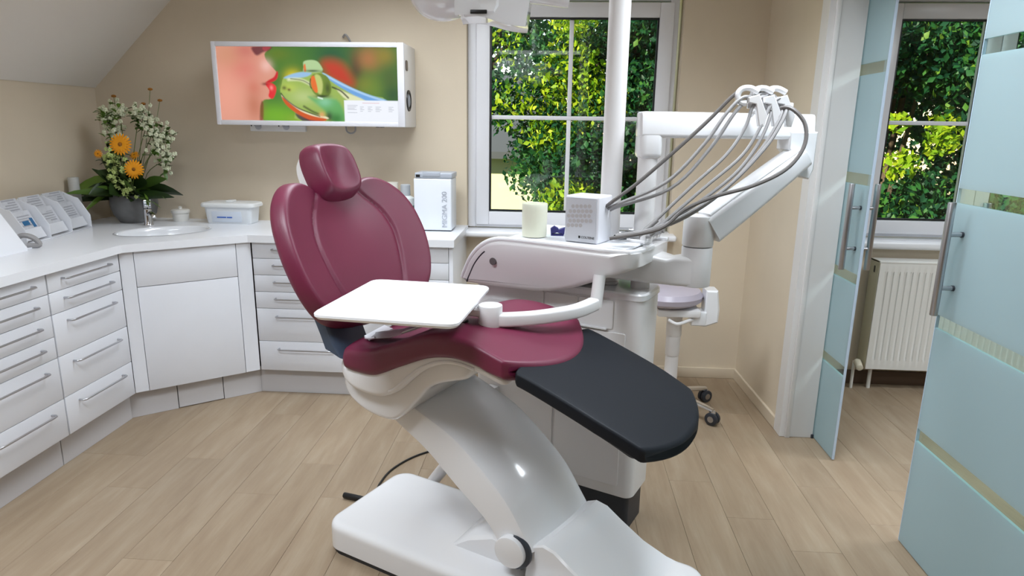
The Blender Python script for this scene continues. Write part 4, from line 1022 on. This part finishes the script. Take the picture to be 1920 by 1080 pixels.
# sugar-pot style jar
jp = Vector((-2.255, 3.86, ZC)); jar = thing('jar', jp, 'small white lidded ceramic jar right of the tap', 'jar')
CERA = P('ceramic_white', (226, 224, 218), .3)
obj('pot', G().lathe(jp, [(.04, 0), (.043, .004), (.047, .045), (.046, .05), (.01, .05)], 28), CERA, jar)
obj('lid', G().lathe(jp, [(.051, .05), (.053, .054), (.052, .066), (.046, .071), (.012, .073), (.009, .08), (.012, .086), (.003, .09)], 28), CERA, jar)
# wipes tub
tb = Vector((-1.925, 3.85, ZC)); tub = thing('wipes_tub', tb, 'white plastic wipes tub with blue lettering on the worktop', 'tub')
R = []
for z, k in ((0, .86), (.004, .885), (.09, .96), (.105, .97)): R.append([tb + Vector((x * k, y * k, z)) for x, y in rrect(-.15, .15, -.075, .075, .03, 5)])
obj('tub', G().rings(R), P('tub_white', (222, 226, 230), .3), tub)
R = []
for z, k in ((.098, 1.06), (.102, 1.09), (.114, 1.09), (.122, 1.05), (.126, .9)): R.append([tb + Vector((x * k, y * k, z)) for x, y in rrect(-.15, .15, -.075, .075, .03, 5)])
lid = obj('lid', G().rings(R), P('tub_lid', (232, 234, 234), .3), tub)
obj('lid_tab', G().box(tb + Vector((-.02, -.04, .126)), tb + Vector((.02, .02, .137)), .004), MATS['tub_lid'], lid)
obj('label_patch', G().box(tb + Vector((-.095, -.072, .012)), tb + Vector((.085, -.066, .075)), .002), P('label_pale', (206, 214, 226), .4), tub)
for i, (a, b) in enumerate(((-.062, -.006), (-.002, .03))):
    obj('label_mark', G().box(tb + Vector((a, -.0735, .036)), tb + Vector((b, -.0715, .044)), .0015), P('label_blue', (70, 110, 190), .4), tub)
# mixer on the right end of the worktop
mx0, mx1, my0, my1 = -.793, -.580, 3.70, 3.885; mz = 1.215
mg = thing('powder_mixer', ((mx0 + mx1) / 2, (my0 + my1) / 2, ZC), 'white upright mixing machine with grey vertical lettering on the worktop end', 'mixer')
bx('housing', (mx0, my0, ZC + .006), (mx1, my1, mz), P('mixer_white', (226, 230, 236), .25), mg, .006, 3)
bx('lid', (mx0 + .006, my0 + .004, mz + .002), (mx1 + .004, my1, mz + .032), P('mixer_lid', (176, 182, 192), .3), mg, .006, 3)
bx('lid_grip', (mx0 + .05, my0 + .0, mz + .012), (mx0 + .15, my0 + .03, mz + .038), MATS['mixer_lid'], mg, .004)
bx('display_window', (mx0 + .014, my0 - .001, mz + .008), (mx0 + .036, my0 + .006, mz + .022), BLACK, mg, .001)
bx('base_shadow', (mx0 + .006, my0 + .006, ZC + .0005), (mx1 - .006, my1 - .006, ZC + .008), DKGREY, mg, .001)
text('lettering', 'MIGMA 200', .041, P('letter_grey', (172, 177, 188), .5), mg, plane_matrix((mx1 - .026, my0 - .0012, ZC + .022), (0, 0, 1), (-1, 0, 0)), .0008)
# bottles and cups behind the backrest
def pot(name, label, cat, c, prof, mat, capm=None, capz=None, group=None, caps=None):
    c = Vector(c); t = thing(name, c, label, cat, group); obj('body', G().lathe(c, prof, 24), mat, t)
    if caps: obj('cap', G().lathe(c, caps, 24), capm, t)
    return t
PAPER = P('paper_white', (226, 222, 212), .6); CLRB = P('bottle_pale', (196, 204, 210), .25)
CUPS = [(.026, 0), (.027, .002), (.034, .17), (.035, .172), (.034, .18), (.0355, .20), (.0345, .21), (.036, .23), (.035, .235), (.0365, .258), (.034, .256), (.030, .18), (.004, .175)]
pot('cup_stack', 'stack of white paper cups beside the pump bottle behind the backrest', 'cups', (-.955, 3.86, ZC), CUPS, PAPER)
pot('cup_stack', 'stack of cream paper cups mostly hidden by the right backrest lobe', 'cups', (-1.06, 3.88, ZC), CUPS, P('paper_cream', (220, 206, 186), .6))
b1 = pot('pump_bottle', 'white bottle with grey cap and green print beside the mixing machine', 'bottle', (-.862, 3.80, ZC), [(.05, 0), (.055, .004), (.056, .15), (.052, .175), (.03, .188), (.022, .192)], P('bottle_white', (224, 228, 226), .35), P('cap_grey', (176, 180, 184), .4), caps=[(.026, .19), (.028, .192), (.028, .25), (.024, .253), (.002, .253)])
obj('print_band', G().lathe((-.862, 3.80, ZC), [(.0562, .115), (.0568, .115), (.0568, .135), (.0562, .135)], 24), P('print_green', (76, 132, 116), .5), b1)
b2 = pot('lidded_tin', 'low pale tin with a green rim in front of the pump bottle', 'tin', (-.868, 3.66, ZC), [(.04, 0), (.046, .003), (.046, .11), (.032, .122), (.004, .125)], CLRB, MATS['print_green'], caps=[(.0465, .085), (.0475, .085), (.0475, .097), (.0465, .097)])
# slim suction holders on the unit, glimpsed right of the backrest
sr = thing('instrument_rods', uvw(-1.36, 2.26, UZ), 'two slim steel suction holders rising from the unit beside the backrest', 'suction holder')
for k, (du_, lean) in enumerate(((0, -.02), (.05, -.04))):
    obj('rod', kg().tube([(-1.375 + du_, 2.30, UZ), (-1.378 + du_ + lean * .5, 2.30, UZ + .05), (-1.38 + du_ + lean, 2.30, UZ + .10)], .008, 10, 4), STEEL, sr)
# leaflet stand
LS = plane_matrix((-2.695, 3.73, ZC), (.20, -.98, 0), (-.98, -.20, 0))   # x along the stand toward camera; y toward wall
LSi = Matrix.Identity(4)
a_ = Vector((.17, -.985, 0)).normalized(); n_ = Vector((-a_.y * -1, a_.x * -1, 0)); n_ = Vector((a_.y, -a_.x, 0))   # toward the wall (-x)
if n_.x > 0: n_ = -n_
for i in range(3): LSi[i][0] = a_[i]; LSi[i][1] = n_[i]; LSi[i][2] = (0, 0, 1)[i]; LSi[i][3] = (-2.600, 3.55, ZC)[i]
ACR = P('acrylic_white', (228, 230, 236), .2)
ls = thing('leaflet_stand', LSi @ Vector((.3, .06, 0)), 'white two-tier leaflet stand on the worktop by the left wall', 'leaflet stand')
NS = 3; SWd = .2
obj('base_plate', G(LSi).box((0, 0, 0), (NS * SWd, .14, .006), .002), ACR, ls)
for k in range(NS + 1):
    obj('divider', G(LSi).prism([(0, 0), (.0, .07), (.055, .165), (.075, .17), (.135, .20), (.14, 0)], lambda y, z, t: (t, y, z), k * SWd - .003, k * SWd + .003, .001), ACR, ls)
lt = [('pale grey leaflet at the stand end nearest the bouquet, lower tier', 0, 0), ('pale leaflet in the middle pocket of the lower tier', 1, 0), ('pale leaflet with blue print at the near end of the lower tier', 2, 0), ('upright leaflet on the upper tier nearest the bouquet', 0, 1), ('upright leaflet in the middle of the upper tier', 1, 1), ('upright leaflet at the upper tier end near the picture edge', 2, 1)]
PRN = P('leaflet_paper', (206, 208, 214), .45, noise=.06, nscale=60); PRD = P('leaflet_grey', (168, 170, 178), .5); PBLUE = P('leaflet_blue', (40, 104, 150), .5)
for lab, k, tier in lt:
    x0 = k * SWd + .012; x1 = (k + 1) * SWd - .012
    MM = LSi @ Matrix.Translation((0, .022 + tier * .058, .012 + tier * .075)) @ Matrix.Rotation(math.radians(-25), 4, 'X')
    le = thing('leaflet', MM @ Vector(((x0 + x1) / 2, 0, 0)), lab, 'leaflet', 'leaflets in the stand')
    obj('card', G(MM).box((x0, 0, 0), (x1, .006, .15 if not tier else .13), .001, 1), PRN, le)
    obj('pocket_front', G(MM).box((x0, -.010, 0), (x1, -.006, .055), .001, 1), ACR, ls)
    rr_ = random.Random(k + tier * 9)
    for q in range(5):
        zz = .07 + q * .0125; w_ = rr_.uniform(.04, .13)
        obj('print_line', G(MM).box((x0 + .02, -.0008, zz), (x0 + .02 + w_, 0, zz + rr_.uniform(.003, .008)), 0), PRD, le)
    if (k, tier) == (2, 0):
        obj('print_patch', G(MM).box((x0 + .05, -.0012, .075), (x0 + .1, 0, .098), 0), PBLUE, le); obj('print_patch', G(MM).box((x0 + .012, -.0012, .06), (x0 + .035, 0, .108), 0), PBLUE, le)
bc2 = tag(obj('bottle', G().lathe((-2.725, 3.62, ZC), [(.025, 0), (.03, .003), (.03, .19), (.028, .20), (.028, .265), (.027, .27), (.003, .272)], 20), P('bottle_glass', (190, 190, 186), .2)), 'slim pale bottle between the leaflet stand and the bouquet', 'bottle')
# white wedge-shaped desk stand at the picture edge
wd = thing('desk_stand', (-2.50, 2.66, ZC), 'white wedge-shaped desk stand at the left picture edge', 'stand')
obj('wedge', G().prism([(-2.62, 0), (-2.62, .012), (-2.52, .17), (-2.505, .17), (-2.40, .012), (-2.40, 0)], lambda x, z, t: (x, t, ZC + z), 2.45, 2.84, .003), P('stand_white', (240, 242, 248), .2), wd)
bx('foot_plate', (-2.60, 2.83, ZC), (-2.42, 2.89, ZC + .006), MATS['stand_white'], wd, .002)
obj('plastic_roll', G().tube([(-2.50, 2.86, ZC + .02), (-2.46, 2.88, ZC + .06), (-2.42, 2.90, ZC + .05), (-2.40, 2.91, ZC + .015), (-2.44, 2.885, ZC + .015)], .012, 10, 6), HOSE, wd)  # stands for a crumpled roll of translucent plastic

# ================================================================ floor things
fc = thing('foot_control', (-.78, 2.40, 0), 'black foot control rod with thin cable on the floor behind the chair base', 'foot control')
obj('rod', G().cyl((-.835, 2.412, .014), (-.70, 2.375, .014), .012, n=16, bev=.003), BLACK, fc)
obj('pedal_plate', G().prism(rrect(-.72, -.60, 2.33, 2.44, .03, 5), lambda x, y, t: (x, y, t), 0, .022, .004), DKGREY, fc)
obj('cable', G().tube([(-.70, 2.42, .02), (-.715, 2.52, .006), (-.69, 2.66, .005), (-.60, 2.80, .005), (-.45, 2.90, .005), (-.25, 2.95, .005)], .0045, 8, 8), BLACK, fc)
wt_ = thing('supply_tube', uvw(-1.48, 1.98, 0), 'thick white supply tube rising behind the chair base', 'tube')
obj('tube', kg().tube([(-1.52, 1.98, .02), (-1.48, 1.98, .09), (-1.40, 1.985, .20), (-1.32, 2.0, .30), (-1.27, 2.06, .36)], .024, 14, 5), SHELLM, wt_)
obj('tube_foot', kg().cyl((-1.525, 1.98, 0), (-1.525, 1.98, .03), .035, n=20, bev=.004), SHELLM, wt_)
# plastic sleeve lying on the seat
FILM = P('film_grey', (186, 186, 190), .2)
fm = thing('plastic_sleeve', uvw(-1.33, 1.62, .81), 'crumpled clear plastic sleeve lying on the burgundy seat', 'sleeve')
R = []
for u, z, a, b in ((-1.47, .806, 1.60, 1.66), (-1.43, .817, 1.585, 1.68), (-1.35, .835, 1.58, 1.70), (-1.27, .868, 1.59, 1.71), (-1.20, .90, 1.60, 1.70)):
    R.append([Vector((u, a, z)), Vector((u, (a + b) / 2, z + .012)), Vector((u, b, z + .004)), Vector((u, b, z + .002)), Vector((u, (a + b) / 2, z + .0105)), Vector((u, a, z - .0015))])
obj('film', kg().rings(R), FILM, fm)
obj('folded_edge', kg().tube([(-1.47, 1.60, .808), (-1.43, 1.583, .818), (-1.41, 1.58, .825)], .004, 6, 3), LAMTOP, fm)
obj('folded_edge', kg().tube([(-1.30, 1.585, .858), (-1.24, 1.595, .885), (-1.19, 1.605, .91)], .0035, 6, 3), LAMTOP, fm)
obj('flap', kg().prism([(-1.475, 1.60), (-1.44, 1.585), (-1.41, 1.67), (-1.455, 1.68)], lambda x, y, t: (x, y, t + .02 * (y - 1.6) / .08), .812, .815), LAMTOP, fm)

# ================================================================ radiator in the next room
rd = thing('radiator', (2.35, 3.92, .14), 'white ribbed panel radiator below the window of the next room', 'radiator')
RX0, RX1, RZ0, RZ1, RY0, RY1 = 1.862, 2.92, .14, .79, 3.838, 3.960
RADW = P('radiator_white', (228, 226, 220), .35)
nr = int((RX1 - RX0 - .05) / .0355); g = G(); V = []; Fq = []
xs = [RX0 + .0]
prof = [(RX0, 0)]
for k in range(nr):
    c = RX0 + .04 + k * .0355; prof += [(c - .0085, 0), (c - .005, .007), (c + .005, .007), (c + .0085, 0)]
prof.append((RX1, 0))
zs_ = [(RZ0, 0), (RZ0 + .055, 0), (RZ0 + .07, 1), (RZ1 - .075, 1), (RZ1 - .06, 0), (RZ1 - .008, 0)]
for z, k in zs_:
    for x, d in prof: V.append((x, RY0 + d * k, z))
n_p = len(prof)
for i in range(len(zs_) - 1):
    for j in range(n_p - 1): Fq.append((i * n_p + j, i * n_p + j + 1, (i + 1) * n_p + j + 1, (i + 1) * n_p + j))
V2 = [(x, RY0 + .02, z) for x in (RX0, RX1) for z in (RZ0, RZ1 - .008)]
g.add(V, Fq); obj('front_panel', g, RADW, rd)
bx('rear_panel', (RX0 + .01, RY1 - .03, RZ0), (RX1 - .01, RY1 - .012, RZ1 - .01), RADW, rd)
RADB = P('radiator_side', (198, 190, 164), .4)
sp_ = obj('side_panel', G().box((RX0 - .004, RY0 + .004, RZ0 + .005), (RX0 + .002, RY1 - .01, RZ1), .002), RADB, rd)
obj('lug_hole', G().prism(rrect(-.008, .008, -.02, .02, .0075, 4), lambda y, z, t: (t, 3.89 + y, .735 + z), RX0 - .0055, RX0 - .003), BLACK, sp_)
bx('top_grille', (RX0 - .004, RY0 - .002, RZ1 - .012), (RX1 + .004, RY1 - .008, RZ1), RADW, rd, .003)
vv = obj('valve', G().cyl((RX0 - .004, RY0 + .05, RZ0 + .025), (RX0 - .05, RY0 + .05, RZ0 + .025), .012, n=16), CHROME, rd)
obj('thermostat_knob', G().cyl((RX0 - .03, RY0 + .045, RZ0 + .028), (RX0 - .045, RY0 - .03, RZ0 + .014), .022, .019, n=20, bev=.004), P('knob_ivory', (226, 218, 196), .4), rd)
obj('pipe', G().cyl((RX0 - .045, RY0 + .05, 0), (RX0 - .045, RY0 + .05, RZ0 + .03), .009, n=12), RADW, rd)
obj('pipe', G().cyl((RX0 + .06, RY0 + .06, 0), (RX0 + .06, RY0 + .06, RZ0 + .01), .011, n=12), RADW, rd)

# ================================================================ ceiling luminaires (outside the frame, they light the room)
LUM = emis('luminaire_glow', (244, 249, 255), 3.0)
def luminaire(label, x, y, w, d, k=1.0, spread=140, grp='ceiling panel lights'):
    t = thing('ceiling_light', (x, y, CEILZ - .05), label, 'ceiling light', grp)
    g = G()
    for a, b in (((x - w / 2 - .02, y - d / 2 - .02), (x - w / 2, y + d / 2 + .02)), ((x + w / 2, y - d / 2 - .02), (x + w / 2 + .02, y + d / 2 + .02)), ((x - w / 2, y - d / 2 - .02), (x + w / 2, y - d / 2)), ((x - w / 2, y + d / 2), (x + w / 2, y + d / 2 + .02))): g.box((a[0], a[1], CEILZ - .05), (b[0], b[1], CEILZ), .002, 1)
    obj('frame', g, TRIMW, t)
    bx('diffuser', (x - w / 2, y - d / 2, CEILZ - .046), (x + w / 2, y + d / 2, CEILZ - .03), LUM, t, 0)
    ld = bpy.data.lights.new('panel_light', 'AREA'); ld.shape = 'RECTANGLE'; ld.size = w; ld.size_y = d; ld.energy = LAMP * k; ld.color = (.85, .925, 1.0); ld.spread = math.radians(spread)
    lo_ = bpy.data.objects.new('panel_light', ld); COL.objects.link(lo_); lo_.parent = t; lo_.location = (0, 0, -.002)
luminaire('rectangular ceiling panel light above the dental chair', -.7, 2.95, 1.2, .45, .85, 150)
luminaire('rectangular ceiling panel light by the glass doors', .75, 2.05, .45, .9, .85, 140)
luminaire('rectangular ceiling panel light above the left worktop', -1.2, 1.0, 1.0, .45, 1.4, 150)
luminaire('rectangular ceiling panel light behind the camera', -.2, -1.2, 1.2, .5, .1, 150)
luminaire('added square ceiling light brightening the next room near its window', 2.6, 2.6, .6, .6, .9, 160)  # unseen lamp, added to brighten the next room
luminaire('added square ceiling light brightening the next room behind the glass door', 2.6, .8, .6, .6, .9, 160)  # another added lamp, lights the frosted panes from behind

# ================================================================ outdoors: lawn, neighbour wall, trees
GRASS = P('lawn_green', (74, 96, 44), .9, noise=.3, nscale=4)
struct(bx('ground', (-30, YB + .3, -3.2), (30, 45, -3.0), GRASS, bev=0))
nb = thing('neighbour_house', (-3.2, 11.0, -3.0), 'pale green rendered neighbour house seen low through the left window', 'house')
bx('wall', (-7.5, 9.0, -3.0), (-.02, 13.0, 1.10), P('render_pale_green', (218, 218, 170), .8), nb, 0)
obj('roof', G().prism([(8.75, 1.10), (8.75, 1.19), (11.0, 2.3), (13.3, 1.19), (13.3, 1.10)], lambda y, z, t: (t, y, z), -7.8, .1), P('roof_slate', (70, 74, 80), .7), nb)
LG = leaf_material('foliage_painted_shade', [(18, 56, 42), (28, 76, 48), (40, 94, 46), (64, 112, 42), (120, 150, 46)], .45)  # dark greens put the shade of the crowns into the leaf colour
LY = leaf_material('foliage_painted_sun', [(90, 136, 30), (146, 180, 36), (188, 204, 46), (226, 226, 96)], .6)  # yellow greens paint the sunlit patches into the leaf colour
BARK = P('bark', (70, 56, 42), .9, noise=.3, nscale=12, bump=.5, bscale=20)
def foliage(name, blobs, n, size, mat, parent, seed, tone=(0, 1)):
    r = np.random.default_rng(seed); w = np.array([b[3] * b[4] * b[5] for b in blobs]); w = w / w.sum()
    idx = r.choice(len(blobs), n, p=w); B = np.array(blobs)[idx]
    d = r.normal(size=(n, 3)); d /= np.linalg.norm(d, axis=1)[:, None]; rad = r.random(n)[:, None] ** .45
    c = B[:, :3] + d * rad * B[:, 3:6]
    a = r.normal(size=(n, 3)); a[:, 2] -= .6; a /= np.linalg.norm(a, axis=1)[:, None]
    nrm = r.normal(size=(n, 3)); nrm[:, 2] += .5; b_ = np.cross(a, nrm); b_ /= np.linalg.norm(b_, axis=1)[:, None]; nn_ = np.cross(a, b_)
    s_ = size * r.uniform(.6, 1.3, n)[:, None]
    P0 = c - a * s_ * .5; P1 = c - b_ * s_ * .30 + nn_ * s_ * .06; P2 = c + a * s_ * .5; P3 = c + b_ * s_ * .30 + nn_ * s_ * .06
    V = np.stack([P0, P1, P2, P3], 1).reshape(-1, 3); i = np.arange(n) * 4
    Fq = np.stack([np.stack([i, i + 1, i + 2], 1), np.stack([i, i + 2, i + 3], 1)], 1).reshape(-1, 3)
    me = bpy.data.meshes.new(name); V = V - np.array(parent.location)
    me.vertices.add(len(V)); me.vertices.foreach_set('co', V.astype(np.float32).ravel())
    me.loops.add(len(Fq) * 3); me.loops.foreach_set('vertex_index', Fq.astype(np.int32).ravel())
    me.polygons.add(len(Fq)); me.polygons.foreach_set('loop_start', (np.arange(len(Fq)) * 3).astype(np.int32)); me.polygons.foreach_set('loop_total', np.full(len(Fq), 3, np.int32))
    me.update(); me.validate()
    at = me.attributes.new('leaf_tone', 'FLOAT', 'POINT'); tv_ = tone[0] + (tone[1] - tone[0]) * np.clip(r.beta(1.6, 2.6, n) + r.normal(0, .05, n), 0, 1)
    at.data.foreach_set('value', np.repeat(tv_, 4).astype(np.float32))
    me.materials.append(mat); o = bpy.data.objects.new(name, me); COL.objects.link(o); o.parent = parent; o['kind'] = 'stuff'; return o
def tree(label, x, y, h, blobs, n, size, mat, seed, extra=None):
    t = thing('tree', (x, y, -3.0), label, 'tree', 'trees outside the windows')
    tr = obj('trunk', G().tube([(x, y, -3.0), (x + .05, y, -1.2), (x - .04, y + .05, .6), (x + .08, y, h * .5), (x + .05, y, h * .75)], lambda q: .13 * (1 - .75 * q), 10, 4), BARK, t)
    rr_ = random.Random(seed)
    for k in range(7):
        b = blobs[k % len(blobs)]; z0 = rr_.uniform(-.6, h * .6)
        obj('branch', G().tube([(x, y, z0), ((x + b[0]) / 2, (y + b[1]) / 2, (z0 + b[2]) / 2 + .2), (b[0] + rr_.uniform(-.4, .4), b[1], b[2])], lambda q: .045 * (1 - .8 * q), 6, 4), BARK, tr)
    foliage('foliage', blobs, n, size, mat, t, seed)
    if extra: foliage('painted_sun_foliage', extra[0], extra[1], size, extra[2], t, seed + 50)  # leaf clusters coloured yellow to imitate patches of sun
    return t
R3 = random.Random(11)
def blobset(cx, cy, sx, sy, z0, z1, n, r): return [(cx + R3.uniform(-sx, sx), cy + R3.uniform(-sy, sy), R3.uniform(z0, z1), r * R3.uniform(.7, 1.2), r * R3.uniform(.5, .9), r * R3.uniform(.6, 1.0)) for _ in range(n)]
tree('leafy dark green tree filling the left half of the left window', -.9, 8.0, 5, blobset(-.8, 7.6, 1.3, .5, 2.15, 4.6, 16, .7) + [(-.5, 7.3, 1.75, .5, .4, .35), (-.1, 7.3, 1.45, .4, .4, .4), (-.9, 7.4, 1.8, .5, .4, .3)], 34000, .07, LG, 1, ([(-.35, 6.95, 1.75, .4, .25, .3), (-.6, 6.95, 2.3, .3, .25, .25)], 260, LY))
tree('tree with leaves painted sunlit yellow in the middle of the left window', .75, 7.6, 5, blobset(.70, 7.3, .75, .5, .0, 4.6, 22, .6) + [(.05, 7.2, 1.2, .4, .4, .6), (.0, 7.2, .6, .3, .3, .3)], 46000, .07, LG, 2, ([(.12, 6.95, 2.0, .36, .3, .40), (.40, 6.85, 1.72, .36, .3, .30), (.0, 6.95, 1.42, .34, .3, .2), (.15, 6.95, .80, .34, .3, .22), (-.05, 6.95, .5, .26, .25, .15), (.12, 6.85, 2.5, .24, .3, .2), (1.15, 7.05, 2.1, .12, .2, .4)], 3000, LY))
tree('dark tree at the right edge of the left window', 2.0, 8.4, 5, blobset(1.9, 8.3, 1.1, .7, -.2, 4.8, 18, .75), 26000, .09, LG, 3)
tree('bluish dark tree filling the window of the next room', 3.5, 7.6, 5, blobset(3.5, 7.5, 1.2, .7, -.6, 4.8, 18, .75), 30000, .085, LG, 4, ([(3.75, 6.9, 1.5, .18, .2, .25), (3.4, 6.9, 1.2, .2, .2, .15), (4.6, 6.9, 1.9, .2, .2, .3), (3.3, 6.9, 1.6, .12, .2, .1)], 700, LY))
tree('dense tree standing furthest right outside', 5.4, 8.2, 5, blobset(5.4, 8.0, 1.3, .8, -.6, 4.8, 16, .8), 26000, .09, LG, 5)
tree('tall dark tree standing behind the others', 4.5, 14.5, 6, blobset(4.5, 14.5, 7.5, .6, -1.0, 6.0, 75, 1.15), 42000, .15, LG, 6)
